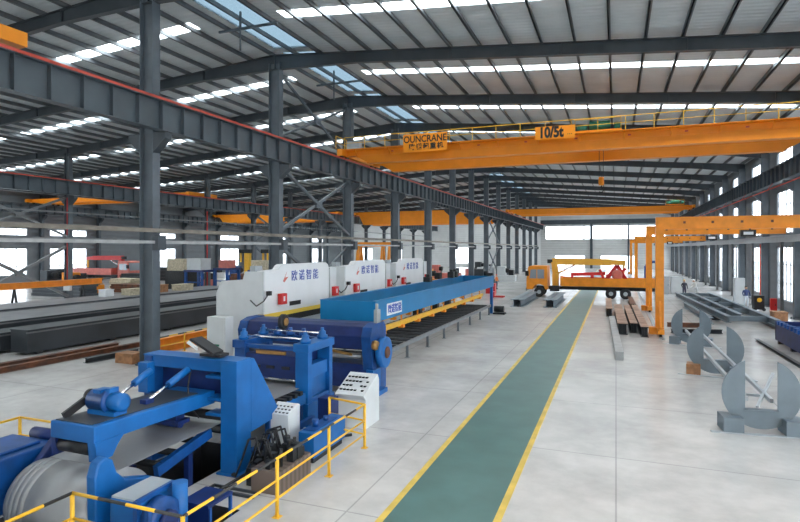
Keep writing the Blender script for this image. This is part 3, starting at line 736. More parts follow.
MB().box(-9.8, -8.15, 13.2, 14.6, .3, .82).build('lower_bed', 'blue_d', lv)
for i in range(4):
    yy = 13.4+i*.33; MB().cyl((-9.8, yy, .93), (-8.15, yy, .93), .08).cyl((-9.8, yy+.16, 1.13), (-8.15, yy+.16, 1.13), .08).build('work_roller', 'chrome', lv)
MB().box(-9.8, -8.15, 13.2, 13.36, 2.02, 2.12).box(-9.8, -8.15, 14.45, 14.6, 2.02, 2.2).build('tie_beam', 'blue', lv)
MB().box(-9.45, -8.5, 13.24, 13.3, 1.87, 1.97).build('spreader_bar', 'brass', lv)
for xx in (-9.97, -7.95):
    for yy in (13.4, 14.35):
        j = MB(); j.lathe([(2.22, .15), (2.30, .16), (2.34, .10), (2.42, .10), (2.44, .05), (2.52, .05)], 'z', (xx, yy), 16); j.build('screw_jack', 'blue_b', lv)
for xx in (-9.5, -9.05, -8.6):
    MB().lathe([(2.22, .13), (2.34, .14), (2.36, .06), (2.46, .06)], 'z', (xx, 14.4), 14).box(xx-.16, xx+.16, 14.3, 14.5, 2.2, 2.24).build('jack_gearbox', 'blue', lv)
MB().cyl((-9.9, 14.35, 2.36), (-8.0, 14.35, 2.36), .03, 8).cyl((-9.9, 13.4, 2.32), (-8.0, 13.4, 2.32), .03, 8).build('drive_shaft', 'chrome', lv)
MB().lathe([(-9.37, .20), (-9.35, .23), (-9.25, .23), (-9.23, .20)], 'x', (14.4, 2.62), 24).build('handwheel', 'dark', lv)
MB().lathe([(-9.22, .1), (-9.21, .12), (-9.19, .12), (-9.18, .08)], 'x', (14.4, 2.62), 18).build('bronze_hub', 'brass', lv)

# drop shear behind the leveller
sh = thing('cut_off_shear', 'wide dark blue cut-off shear with round end disc before the roller bed', 'shear', (-10, 17.4, 0))
prof = [(16.9, 1.45), (16.8, 1.9), (16.95, 2.2), (17.3, 2.27), (17.9, 2.27), (18.1, 2.1), (18.1, 1.45)]
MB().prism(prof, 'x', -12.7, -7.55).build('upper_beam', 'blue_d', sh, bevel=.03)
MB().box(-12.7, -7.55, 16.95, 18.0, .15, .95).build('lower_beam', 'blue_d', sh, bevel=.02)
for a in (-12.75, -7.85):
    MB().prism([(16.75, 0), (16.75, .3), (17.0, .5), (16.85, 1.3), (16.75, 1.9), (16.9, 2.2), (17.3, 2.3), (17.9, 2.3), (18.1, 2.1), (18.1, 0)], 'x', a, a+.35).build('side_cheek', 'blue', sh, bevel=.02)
MB().cyl((-12.4, 17.05, 1.2), (-7.9, 17.05, 1.2), .1).build('blade_shaft', 'lplate', sh)
MB().bar((-9.9, 16.83, 1.5), (-8.2, 16.83, 1.28), .05, .08).build('pneumatic_rod', 'brass', sh)
MB().lathe([(-7.45, .3), (-7.42, .52), (-7.22, .52), (-7.20, .47)], 'x', (17.45, 1.32), 36).build('end_disc', 'blue_b', sh)
MB().lathe([(-7.2, .2), (-7.17, .2), (-7.14, .15)], 'x', (17.45, 1.32), 24).build('disc_hub', 'rust', sh)
MB().lathe([(-7.5, .14), (-7.42, .17), (-7.32, .13)], 'x', (16.95, 1.62), 20).build('bearing_cap', 'brass', sh)
MB().box(-7.9, -7.2, 16.6, 17.5, 0, .14).box(-7.7, -7.45, 16.85, 17.5, .14, .8).build('foot', 'blue_b', sh)
MB().box(-7.62, -7.50, 17.3, 17.6, 2.3, 2.75).cyl((-7.55, 17.4, 2.3), (-7.55, 17.4, 2.95), .05).build('limit_switch', 'steel_w', sh)

# stacker frame
FX0, FX1, FY0, FY1, FZ0, FZ1 = -10.95, -8.57, 19.6, 41.8, 2.02, 2.77
sf = thing('stacker_frame', 'long bright blue box frame raised on posts above the roller bed', 'stacker frame', (-9.76, 19.6, 0))
MB().box(FX1-.05, FX1, FY0, FY1, FZ0, FZ1).box(FX1-.16, FX1+.02, FY0, FY1, FZ1, FZ1+.03).box(FX1-.2, FX1, FY0, FY1, FZ0-.03, FZ0).build('side_panel', 'blue_f', sf)
MB().box(FX0, FX0+.05, FY0, FY1, FZ0, FZ1).box(FX0-.02, FX0+.16, FY0, FY1, FZ1, FZ1+.03).box(FX0, FX0+.2, FY0, FY1, FZ0-.03, FZ0).build('side_panel', 'blue_f', sf)
MB().box(FX0+.05, FX1-.05, FY0, FY0+.05, FZ0-.02, FZ1+.02).build('end_panel', 'blue_f', sf)
MB().box(FX0+.05, FX1-.05, FY1-.05, FY1, FZ0, FZ1).build('end_panel', 'blue_f', sf)
for i, yy in enumerate((23, 26.5, 30, 33.5, 37)): MB().box(FX0+.05, FX1-.05, yy, yy+.1, FZ0+.02, FZ0+.16).build('cross_tie', 'blue_d', sf)
for yy in (FY0+.15, FY1-.25):
    for xx in (FX0+.1, FX1-.12): MB().box(xx-.1, xx+.1, yy-.1, yy+.1, .03, FZ0-.03).box(xx-.2, xx+.2, yy-.2, yy+.2, 0, .03).build('post', 'blue_b', sf)
np_ = MB().box(FX1+.001, FX1+.015, 20.75, 22.4, 2.12, 2.60).build('name_plate', 'white', sf)
text('lettering', '\u6b27\u8bfa\u667a\u80fd', 'txt_b', np_, (FX1+.02, 21.58, 2.34), .38, ROT_X, bold=.008)
for i, (yy, h) in enumerate(((32.2, .3), (37.4, .42), (38.3, .42))):
    o = MB().box(FX0+.05, FX0+.45, yy, yy+.5, FZ1+.03, FZ1+.03+h).cyl((FX0+.25, yy+.25, FZ1+h), (FX0+.25, yy+.25, FZ1+h+.2), .12)
    tag(o.build('lift_motor', 'dark'), 'small dark lift motor on the blue frame, %s from its near end' % ORD[i+1], 'motor', 'dark motors on the blue stacker frame')

# roller bed
bd = thing('roller_bed', 'long dark roller bed beneath the blue stacker frame', 'roller conveyor', (-10, 21, 0))
for xx in (-8.62, -11.7):
    m = MB(); m.box(xx-.05, xx+.05, 19.9, 40.8, .55, .72)
    m.build('side_rail', 'dsteel2', bd)
    for i in range(8):
        yy = 20.4 + i*2.85; MB().box(xx-.05, xx+.05, yy-.05, yy+.05, 0, .55).box(xx-.1, xx+.1, yy-.1, yy+.1, 0, .015).build('leg', 'steel_l', bd)
for i in range(23):
    yy = 20.2 + i*.9; MB().cyl((-11.65, yy, .68), (-8.67, yy, .68), .075, 12).build('roller', 'dark', bd)
for (xx, lab, yb) in ((-9.0, 'near yellow long guide rail above the dark roller bed', 20.2), (-10.35, 'rear yellow long guide rail above the dark roller bed', 20.4)):
    g = thing('guide_rail', lab, 'rail', (xx, yb, .9))
    MB().box(xx-.07, xx+.07, yb, 39.8, 1.48, 1.60).box(xx-.03, xx+.03, yb, 39.8, 1.38, 1.48).build('rail_bar', 'yellow', g)
    for i in range(9):
        yy = yb + 1 + i*2.2; MB().box(xx-.12, xx+.12, yy, yy+.25, 1.28, 1.42).box(xx-.03, xx+.03, yy+.08, yy+.14, 1.60, 2.0).build('hanger_clamp', 'orange_d', g)
for i, yy in enumerate((30.5, 33.0, 27.5)):
    o = MB().box(-9.9, -9.5, yy, yy+.4, 1.2, 2.0)
    tag(o.build('clamp_head', 'dark'), 'black clamp head under the blue frame, %s above the rollers' % ('middle one' if i == 0 else 'farthest one' if i == 1 else 'nearest one'), 'clamp', 'black clamp heads under the blue frame')
cw = thing('floor_gearmotor', 'small black floor drive at the far end of the roller bed', 'motor', (-8.2, 41.3, 0))
MB().box(-8.45, -7.6, 40.9, 41.6, 0, .12).cyl((-8.4, 41.2, .38), (-7.7, 41.2, .38), .22).build('drive_body', 'dark', cw)

# ------------------------------------------------------------------ white press brakes
BX = -13.0
def brake():
    y = 18.6
    t = thing('press_brake', 'nearest white press brake with yellow ram edge behind the blue shear', 'press brake', (BX, y, 0), 'white press brakes')
    p = MB(); p.prism([(y+.12, 2.2), (y+.12, 3.93), (y+1.15, 3.96), (y+1.35, 4.12), (y+1.5, 4.16), (y+5.2, 4.16), (y+5.42, 4.06), (y+5.5, 3.9), (y+5.5, 2.2)], 'x', BX-.3, BX)
    p = p.build('ram_panel', 'white', t)
    text('lettering', '\u6b27\u8bfa\u667a\u80fd', 'txt_b', p, (BX+.008, y+3.3, 3.62), .50, ROT_X, bold=.0, sx=1.0, sp=1.45)
    MB().prism([(y+1.5, 3.45), (y+1.8, 3.85), (y+1.65, 3.6), (y+1.9, 3.62), (y+1.6, 3.4)], 'x', BX+.001, BX+.008).build('emblem', 'pink', p)
    MB().box(BX+.0, BX+.01, y+2.0, y+2.9, 2.38, 2.56).build('vent_slot', 'black', p)
    MB().box(BX-.32, BX+.03, y+.15, y+5.5, 2.03, 2.20).build('ram_edge', 'yellow2', t)
    MB().box(BX-.25, BX-.05, y+.6, y+5.0, 1.75, 2.03).build('punch_holder', 'dark', t)
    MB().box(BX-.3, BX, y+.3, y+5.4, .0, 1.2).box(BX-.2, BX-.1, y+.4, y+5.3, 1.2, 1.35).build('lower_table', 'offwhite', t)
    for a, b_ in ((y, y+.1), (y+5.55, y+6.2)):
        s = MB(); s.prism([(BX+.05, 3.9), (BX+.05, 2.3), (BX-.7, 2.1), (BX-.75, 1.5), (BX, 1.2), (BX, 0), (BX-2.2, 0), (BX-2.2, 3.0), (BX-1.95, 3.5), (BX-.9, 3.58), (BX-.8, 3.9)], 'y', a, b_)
        s.build('side_frame', 'offwhite', t)  # white frame given a greyer tone, its shade put into the colour
    for yy in (y+1.05, y+5.72):
        r = MB().box(BX+.05, BX+.22, yy, yy+.42, 2.52, 2.96).build('red_box', 'redbox', t)
        MB().box(BX+.221, BX+.228, yy+.15, yy+.27, 2.65, 2.85).build('mark', 'white', r)
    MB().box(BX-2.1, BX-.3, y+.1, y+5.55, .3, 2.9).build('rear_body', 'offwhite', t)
    MB().box(BX-1.0, BX-.75, y+.6, y+1.1, 3.4, 4.1).build('ram_cylinder', 'lgrey', t)
    m = MB().tube([(BX+.1, y+.3, 3.0), (BX+.15, y-.1, 2.75), (BX+.1, y-.5, 2.6), (BX, y-.75, 2.85)], .025, 6)
    m.box(BX+.05, BX+.2, y+.22, y+.4, 2.95, 3.12).build('cable', 'black', t)
    return t
b1 = brake()
for i, lab in enumerate(('middle white press brake, between its two white neighbours', 'farthest white press brake, last of the white row')):
    c = copy_tree(b1, None, (BX, 18.6 + 7.1*(i+1), 0)); c['label'] = lab
cb = thing('switch_cabinet', 'tall pale grey cabinet with green logo left of the first press brake', 'cabinet', (-13.25, 16.6, 0))
MB().box(-13.65, -12.85, 16.2, 16.65, 0, 2.38).build('cabinet_body', 'offwhite', cb, bevel=.01)
o = MB().box(-13.6, -12.9, 16.185, 16.2, .1, 2.3).build('cabinet_door', 'offwhite', cb)
MB().box(-13.4, -13.1, 16.17, 16.185, 1.35, 1.42).build('logo', 'green', o)

# ------------------------------------------------------------------ consoles, cabinets by the railing
cs = thing('control_console', 'pale grey sloping control desk behind the railing end', 'control desk', (-6.6, 13.9, 0))
MB().prism([(13.55, 0), (13.55, .78), (13.40, .92), (14.35, 1.32), (14.45, 1.15), (14.45, 0)], 'x', -7.05, -6.2).build('desk_body', 'offwhite', cs, bevel=.01)
m = MB()
rr = Matrix.Rotation(math.atan2(.40, .95), 3, 'X')
for i in range(7):
    for j in range(4):
        if random.random() < .8: m.box(-6.98+i*.105, -6.92+i*.105, 13.55+j*.18, 13.62+j*.18, 1.0+j*.076, 1.03+j*.076)
m.build('push_buttons', 'dark', cs)
cn = thing('button_cabinet', 'pale grey pedestal cabinet with sloped button top by the leveller', 'control cabinet', (-7.35, 11.3, 0))
MB().prism([(11.05, 0), (11.05, .98), (11.45, 1.16), (11.55, 1.12), (11.55, 0)], 'x', -7.55, -7.0).build('cabinet_body', 'offwhite', cn, bevel=.01)
m = MB()
for i in range(5):
    for j in range(3): m.box(-7.5+i*.1, -7.45+i*.1, 11.1+j*.1, 11.15+j*.1, 1.0+j*.045, 1.022+j*.045)
m.build('push_buttons', 'dark', cn)
o = MB().box(-7.0, -6.99, 11.12, 11.48, .1, .9).build('side_door', 'offwhite', cn)
hp = thing('hydraulic_tank', 'bright blue hydraulic tank behind the middle railing post', 'tank', (-6.5, 11.5, 0))
MB().box(-6.68, -6.28, 10.95, 12.5, .12, .68).build('tank_body', 'blue_b', hp, bevel=.015)
MB().box(-6.64, -6.32, 11.0, 12.4, 0, .12).build('skid', 'dark', hp)
MB().box(-6.64, -6.34, 11.1, 12.2, .681, .70).cyl((-6.5, 11.4, .70), (-6.5, 11.4, .86), .08).cyl((-6.5, 11.9, .70), (-6.5, 11.9, .80), .06).build('tank_fittings', 'blue', hp)
sb = thing('oil_box', 'small navy box standing beside the leveller foot', 'box', (-6.95, 13.1, 0))
MB().box(-7.2, -6.8, 12.75, 13.15, 0, .95).build('box_body', 'blue_d', sb, bevel=.01)
vc = thing('valve_stand', 'dark pile of valves and hoses on a brown slatted crate by the railing', 'valve stand', (-6.7, 10, 0))
MB().box(-6.75, -6.1, 9.3, 10.5, 0, .45).build('crate_box', 'crate', vc)
random.seed(5)
for i in range(18):
    x, y = random.uniform(-6.7, -6.2), random.uniform(9.4, 10.4); q = random.uniform(.04, .09)
    if i % 3: MB().box(x-q, x+q, y-q, y+q, .45, .45+q*3.5).build('valve_block', 'dark', vc)
    else: MB().cyl((x, y, .45), (x, y, .8), q*.8, 10).build('valve_cylinder', 'dark', vc)
for i in range(5):
    x, y = -6.9 - .05*i, 9.6 + .22*i
    MB().box(x-.1, x+.05, y-.12, y+.1, 0, .35+.05*(i % 3)).build('pump_block', 'dark', vc)
for i in range(9):
    x, y = random.uniform(-6.7, -6.4), random.uniform(9.5, 10.4)
    MB().tube([(x, y, .6), (x-.15, y+.05, .95), (x-.4, y+.15, .85), (x-.6, y+.2, .4), (x-.7, y+.1, .05)], .022, 6).build('hose', 'black', vc)
# floor pipes and channels running to the frame
for i, (p, q, r, lab) in enumerate((((-8.3, 10.9, .06), (-6.3, 12.9, .06), .04, 'dark pipe on the floor running towards the oil box'),
    ((-7.5, 9.7, .05), (-7.5, 12.6, .05), .045, 'dark pipe on the floor along the leveller foot'),
    ((-7.3, 8.7, .05), (-7.3, 12.5, .05), .03, 'thin dark pipe on the floor left of the slatted crate'))):
    tag(MB().cyl(p, q, r, 8).build('floor_pipe', 'dark'), lab, 'pipe')
tag(box(-7.9, -6.6, 9.65, 9.85, .001, .05).box(-7.9, -6.6, 9.95, 10.05, .001, .04) .build('floor_grating', 'dsteel') if False else MB().box(-7.6, -6.5, 9.0, 9.06, .001, .05).box(-7.6, -6.5, 9.2, 9.24, .001, .05).box(-7.6, -7.55, 8.6, 9.24, .001, .05).build('floor_channel', 'dsteel'), 'dark steel channel frame lying on the floor slab beside the pit', 'channel frame')
tb = thing('mesh_table', 'low dark blue mesh-sided bench in the pit by the railing', 'bench', (-6.8, 8.0, -1.1))
MB().box(-7.1, -6.5, 7.75, 8.4, .35, .40).build('bench_top', 'blue_d', tb)
for xx in (-7.08, -6.54):
    for yy in (7.78, 8.33): MB().box(xx, xx+.05, yy, yy+.05, -1.1, .35).build('leg', 'blue', tb)
MB().box(-7.1, -6.5, 7.76, 7.77, -.6, .35).build('mesh_side', 'blue_d', tb)

# ------------------------------------------------------------------ safety railings
def railing(pts, label, posts, stripe=False, h=1.05, mid=(.66, .33), z0=0.0):
    t = thing('safety_railing', label, 'railing', (pts[0][0], pts[0][1], z0))
    for i, (a, b_) in enumerate(zip(pts, pts[1:])):
        for j, z in enumerate((h,) + tuple(mid)):
            dx, dy = abs(a[0]-b_[0]), abs(a[1]-b_[1])
            mm = 'yellow' if (j or not stripe) else ('yb_y' if dy > dx else 'yb_x')
            MB().cyl((a[0], a[1], z0+z), (b_[0], b_[1], z0+z), .026 if j == 0 else .022, 10).build('rail', mm, t)
    for x, y in posts: MB().cyl((x, y, z0), (x, y, z0+h+.01), .034, 12).box(x-.07, x+.07, y-.07, y+.07, z0, z0+.015).build('post', 'yellow', t)
    return t
RXX = -5.66
railing([(-7.8, 4.2), (-7.8, 6.2 - 1.12), (-7.8, 5.08)][:2], 'yellow railing post section near the bottom left picture corner', [], True) if False else None
railing([(-7.8, 3.0), (-7.8, 6.22), (RXX, 6.22), (RXX, 12.3)], 'long yellow and black railing in front of the coil and valve crate', [(-7.8, 5.05), (RXX, 5.1)][0:0] + [(RXX, 8.56), (RXX, 10.5), (RXX, 12.3)], True)
rl = [o for o in C.objects if o.name.startswith('safety_railing')][-1]
for x, y in ((-7.8, 6.22), (RXX, 6.22)): MB().cyl((x, y, -1.1 if x < P1 else 0), (x, y, 1.06), .034, 12).build('post', 'yellow', rl)
railing([(RXX, 12.3), (-6.75, 12.55), (-7.6, 12.75)][:2], 'short yellow railing return at the end beside the control desk', [(-6.75, 12.55)])
railing([(-12.4, 5.2), (-12.4, 8.6), (-10.8, 8.6)], 'yellow railing left of the decoiler on the open floor', [(-12.4, 8.6), (-10.8, 8.6)])
railing([(-19.0, 18.9), (-19.0, 33.0)], 'low yellow and black striped railing beyond the first column', [(-19.0, 21.0), (-19.0, 25.0), (-19.0, 29.0), (-19.0, 33.0)], True, .85, (.45,))

# ------------------------------------------------------------------ steel lying about, left of the columns
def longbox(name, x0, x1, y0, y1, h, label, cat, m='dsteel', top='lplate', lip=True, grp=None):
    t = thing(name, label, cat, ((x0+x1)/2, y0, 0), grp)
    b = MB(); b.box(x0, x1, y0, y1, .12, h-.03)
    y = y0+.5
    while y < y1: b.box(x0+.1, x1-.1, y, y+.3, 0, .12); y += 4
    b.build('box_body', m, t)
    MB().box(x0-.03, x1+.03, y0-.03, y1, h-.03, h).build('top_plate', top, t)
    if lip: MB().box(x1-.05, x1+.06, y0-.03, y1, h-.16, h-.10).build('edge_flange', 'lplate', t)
    return t
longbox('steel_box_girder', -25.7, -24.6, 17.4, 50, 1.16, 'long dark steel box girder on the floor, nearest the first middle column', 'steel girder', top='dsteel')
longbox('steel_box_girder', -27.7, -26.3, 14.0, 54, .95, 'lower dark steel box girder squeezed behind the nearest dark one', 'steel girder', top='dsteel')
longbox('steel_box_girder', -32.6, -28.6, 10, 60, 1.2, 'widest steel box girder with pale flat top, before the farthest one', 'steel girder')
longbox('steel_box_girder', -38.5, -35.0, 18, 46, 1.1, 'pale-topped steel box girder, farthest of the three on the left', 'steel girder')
def ibeam(name, x0, x1, y0, y1, w, h, label, m, z=0, grp=None, cat='steel beam'):
    o = MB().hsec((x0, y0, z+h/2), (x1, y1, z+h/2), w, h, max(.012, w*.08), max(.015, h*.07)).build(name, m)
    return tag(o, label, cat, grp)
ibeam('rusty_beam', -23.0, -22.6, 12.5, 20.5, .3, .25, 'rusty long beam on the floor, farthest from the aisle at left', 'rust')
ibeam('rusty_beam', -22.3, -21.9, 12.5, 21.2, .25, .22, 'rusty long beam on the floor, middle of the left rusty ones', 'rust')
ibeam('dark_beam', -20.8, -20.6, 17.2, 19.8, .3, .22, 'short dark beam on the floor between rusty beams and timber block', 'dsteel')
tag(MB().box(-19.7, -18.75, 17.7, 18.35, 0, .42).build('timber_block', 'wood', None, bevel=.01), 'brown timber block on the floor behind the first column', 'timber block')
for i, (x, h) in enumerate(((-19.6, .3), (-20.6, .45))):
    ibeam('orange_channel', x, x, 20.0, 44, .25, h, ['near orange steel channel lying beyond the first column', 'rear orange steel channel lying beyond the first column'][i], 'orange_d')
ob = thing('orange_beam', 'long orange beam on trestles at the left picture edge', 'beam', (-44, 22, 0))
MB().hsec((-43.9, 20, 1.9), (-43.9, 38, 1.9), .4, .5).build('beam_body', 'orange_d', ob)
for yy in (23, 30, 36): MB().bar((-44.3, yy, 0), (-43.9, yy, 1.64), .12).bar((-43.5, yy, 0), (-43.9, yy, 1.64), .12).build('trestle', 'dark', ob)
# crates and sundry
def crate(x, y, z, w, d, h, m, label, cat='crate', name='crate'):
    t = MB().box(x-w/2, x+w/2, y-d/2, y+d/2, z, z+h).box(x-w/2-.03, x+w/2+.03, y-d/2-.03, y+d/2+.03, z+h, z+h+.05)
    return tag(t.build(name, m), label, cat)
crate(-36.5, 34.6, 1.1, .9, 1.6, .45, 'cream', 'cream bundle on the farthest pale-topped box girder, left one')
crate(-36.8, 37.2, 1.1, 1.1, 1.8, .6, 'wood', 'brown crate on the farthest pale-topped box girder')
crate(-36.4, 40.0, 1.1, 1.0, 1.6, .5, 'cream', 'cream bundle on the farthest pale-topped box girder, right of the brown crate')
crate(-37.2, 32.6, 1.1, .7, .8, .5, 'white', 'white box on the farthest pale-topped box girder, left end')
# blue work frames with bundles on top
def work_frame(x, y, w, h, label):
    t = thing('work_frame', label, 'work frame', (x, y, 0))
    for sx in (-1, 1):
        for sy in (-1, 1): MB().box(x+sx*w/2-.12, x+sx*w/2+.12, y+sy*1.0-.12, y+sy*1.0+.12, 0, h).build('leg', 'blue', t)
    MB().box(x-w/2-.2, x+w/2+.2, y-1.15, y+1.15, h, h+.22).build('deck', 'blue_d', t)
    MB().box(x-w/2, x+w/2, y-1.04, y-.96, h*.5, h*.5+.12).build('brace_bar', 'blue', t)
work_frame(-42.6, 49.5, 2.2, 2.3, 'left blue steel work frame with a white bundle, beyond the box girders')
work_frame(-40.2, 51.0, 1.6, 2.5, 'middle blue steel work frame beyond the box girders')
work_frame(-36.0, 52.0, 2.4, 2.3, 'right blue steel work frame close to the white press brakes')
crate(-42.8, 49.5, 2.52, 1.9, 1.6, 1.2, 'offwhite', 'white bundle on the left blue work frame', 'bundle', 'bundle')
crate(-47.5, 52.0, 2.3, 2.4, 2.0, 1.3, 'cream', 'cream bundle behind the left blue work frame', 'bundle', 'bundle')
crate(-36.2, 52.0, 2.52, 2.0, 1.6, 1.0, 'cream', 'cream bundle on the right blue work frame', 'bundle', 'bundle')
crate(-40.2, 51.0, 2.72, 1.2, 1.4, .8, 'pink', 'faded red bundle on the middle blue work frame', 'bundle', 'bundle')
sd = MB().box(-48.8, -46.2, 50.8, 53.2, 0, 2.28); tag(sd.build('storage_rack', 'dark'), 'dark storage block under the cream bundle', 'rack')
for (x, y, l, m, lab) in ((-56, 62, 5, 'redbox', 'low red machine bed in the far left bay'), (-50, 58, 4, 'pink', 'faded red machine bed behind the blue work frames'),
                          (-62, 48, 6, 'dsteel', 'dark machine bed in the far left bay'), (-55, 45, 5, 'orange_d', 'orange machine bed in the far left bay'),
                          (-30, 74, 5, 'offwhite', 'pale machine bed behind the last press brake'), (-26, 88, 5, 'pink', 'faded red machine bed near the far middle columns'),
                          (-33, 100, 5, 'dsteel', 'dark machine bed below the white end wall'), (-66, 52, 6, 'dsteel', 'dark machine bed under the far left windows, nearest one'), (-64, 76, 6, 'offwhite', 'pale machine bed under the far left windows beyond the red truck'), (-52, 70, 5, 'blue', 'blue machine bed in the far left bay'), (-58, 90, 6, 'rust', 'rusty machine bed in the far left bay'), (-40, 66, 5, 'rust', 'rusty machine bed behind the blue work frames'), (-36, 60, 4, 'dsteel', 'dark machine bed behind the right blue work frame'), (-42, 79, 4, 'cream', 'cream machine bed beyond the left inner columns'), (-31, 84, 4, 'redbox', 'bright red machine bed beyond the press brakes'), (-42, 98, 5, 'lgrey', 'grey machine bed by the window in the white end wall'), (-25, 112, 4, 'dsteel', 'dark machine bed before the tall white door'), (-22.5, 70, 3, 'orange_d', 'orange machine bed beyond the press brakes'),
                          (-16.0, 72, 3, 'dsteel', 'dark machine bed right of the middle columns beyond the stacker'), (-15.4, 84, 3, 'offwhite', 'pale machine bed right of the middle columns far away')):
    t = thing('machine_bed', lab, 'machine', (x, y, 0))
    MB().box(x-l/2, x+l/2, y-.8, y+.8, 0, .9).build('bed', m, t, bevel=.03)
    MB().box(x-l/2+.3, x-l/2+1.5, y-.7, y+.7, .9, 2.2).build('headstock', m, t, bevel=.04)
    MB().cyl((x-l/2+1.5, y, 1.6), (x-l/2+2.0, y, 1.6), .35).build('spindle', 'dark', t); MB().box(x+l/2-1.0, x+l/2-.3, y-.5, y+.5, .9, 1.7).build('tailstock', 'dark', t)
for i, (x, y) in enumerate(((-23.2, 53.0), (-29.5, 66.0))):
    t = thing('portal_stand', ['near orange A-frame stand seen above the press brakes', 'far orange A-frame stand seen above the press brakes'][i], 'stand', (x, y, 0))
    for dx in (-1.7, 1.7):
        for dy in (-.8, .8): MB().bar((x+dx, y+dy*1.6, 0), (x+dx, y+dy*.2, 5.1), .24).build('leg', 'orange_d', t)
    MB().box(x-2.2, x+2.2, y-.2, y+.2, 5.1, 5.5).build('top_beam', 'orange_d', t)
for i, (x, lab) in enumerate(((-41.5, 'left yellow welding column rising behind the blue work frames'), (-38.3, 'right yellow welding column rising behind the blue work frames'))):
    t = thing('welding_column', lab, 'welding column', (x, 56.5, 0))
    MB().box(x-.3, x+.3, 56.2, 56.8, 0, 4.3).build('mast', 'yellow', t)
    MB().box(x-1.2, x+.5, 56.3, 56.7, 4.3, 4.75).build('boom', 'dark', t)
    MB().bar((x-1.0, 56.5, 4.4), (x-1.0, 56.5, 3.2), .18).build('torch_head', 'yellow', t)
for (x, y, l, h, m, lab) in ((-52.5, 41, 7, 1.3, 'dsteel', 'dark plate stack left of the pale column in the far left bay'), (-60, 58, 5, 1.5, 'dark', 'black plate stack beside the red truck'),
                             (-44.5, 60.5, 4, 1.6, 'rust', 'rusty plate stack left behind the blue work frames'), (-50, 47.5, 5, .9, 'rust', 'rusty plate stack before the cream bundle rack'),
                             (-33.5, 70.5, 4, 1.8, 'dsteel', 'dark plate stack under the far A-frame stand'), (-42, 88, 6, 1.6, 'blue_d', 'navy plate stack near the white end wall'),
                             (-64, 67, 5, 2.0, 'dark', 'black machine block under the far left windows'), (-56, 52, 3.5, 1.2, 'cream', 'cream stack right of the orange beam on trestles')):
    t = thing('plate_stack', lab, 'plate stack', (x, y, 0))
    for j in range(4): MB().box(x-l/2+.15*(j % 2), x+l/2-.12*(j % 3), y-1, y+1, h*j/4+.02, h*(j+1)/4).build('plate', m, t)
# blue drums
for i, (x, y) in enumerate(()):
    tag(MB().lathe([(0, .28), (.02, .3), (.45, .3), (.47, .32), (.49, .3), (.9, .3), (.92, .28)], 'z', (x, y), 16).build('oil_drum', 'blue'), ['blue oil drum left of the pale left inner column', 'blue oil drum beyond the farthest box girder'][i], 'drum')
# junction box and red hose at left inner column
jb = thing('junction_box', 'white junction box on the first left inner column', 'junction box', (XL+.45, YK[3]-.3, 1.0))
MB().box(XL+.0, XL+.75, YK[3]-.50, YK[3]-.25, 1.1, 2.0).build('box_body', 'offwhite', jb)
MB().cyl((XL+.22, YK[3]-.3, 1.75), (XL+.22, YK[3]-.3, 9.4), .035, 8).build('conduit', 'redbox', jb)
tag(MB().cyl((XL+.3, YK[5]-.42, 0), (XL+.3, YK[5]-.42, 9.3), .06, 8).build('conduit_pipe', 'redbox'), 'red conduit running up the third left inner column', 'conduit')
tag(MB().cyl((XR-1.0, YK[5]-.42, 0), (XR-1.0, YK[5]-.42, 5.2), .05, 8).build('conduit_pipe', 'red'), 'red pipe on a right wall column beside the small wooden crate', 'conduit')
tag(MB().cyl((XR-.6, YK[6]+2.6, 0), (XR-.6, YK[6]+2.6, 5.2), .06, 8).build('conduit_pipe', 'white'), 'white vertical pipe between two right wall windows', 'conduit')

# ------------------------------------------------------------------ beam packs by the truck and the lane
def pack(x0, y0, y1, n, label, m='cradle', w=.55, h=.62):
    t = thing('beam_pack', label, 'steel beams', (x0, y0, 0))
    for i in range(n):
        x = x0 + i*(w+.04); MB().hsec((x, y0, .1+h/2), (x, y1, .1+h/2), w, h, .04, .05).build('steel_beam', m, t)
    for yy in (y0+.4, y1-1): MB().box(x0-w/2, x0+(n-1)*(w+.04)+w/2, yy, yy+.15, 0, .1).build('packer', 'wood', t)
g1 = 'pairs of grey primed beams beside the lane'
for (x0, lab) in ((-7.95, 'left'), (-5.35, 'right')):
    for i in range(2):
        x = x0 + i*.58
        ibeam('primed_beam', x, x, 46.8 + .5*(x0 > -6), 56.2, .52, .62, 'grey primed I-beam, %s one of the %s pair before the orange truck' % (['left', 'right'][i], lab), 'cradle', 0.0, g1)
tag(MB().bar((.14, 25.9, .19), (-.25, 39.5, .19), .34, .38).build('silver_beam', 'steel_w'), 'long pale grey box beam beside the green lane nearest the camera', 'steel beam')
def rusty(x0, x1, y0, y1, lab, w=.42, h=.55):
    t = thing('rusty_girder', lab, 'steel beam', (x0, y0, 0), 'rusty girders beside the lane')
    MB().hsec((x0, y0, h/2), (x1, y1, h/2), w*.96, h, .03, .03).bar((x0, y0+.06, h/2), (x1, y1, h/2), w*.7, h*.9).build('beam_web', 'dark', t)
    MB().bar((x0, y0, h+.012), (x1, y1, h+.012), w, .022).build('lit_rusty_top', 'rust_l', t)  # rust strip painted paler than the body, as if lit from above
rusty(.35, .10, 33.8, 45.5, 'rusty-topped girder left of the gantry leg, first right of the pale box beam', .55, .6)
rusty(.95, .75, 34.6, 45.5, 'rusty-topped girder in the middle beside the gantry leg', .42, .55)
rusty(1.46, 1.30, 33.2, 46.0, 'rusty-topped girder touching the foot of the nearest gantry leg', .42, .55)
rusty(-.45, -.62, 42.5, 51.5, 'rusty-topped girder farther up the lane towards the truck', .45, .55)
ibeam('rusty_beam', 1.3, 1.2, 48.5, 56, .4, .4, 'dark rusty beam behind the nearest gantry beside the truck wheels', 'rust')
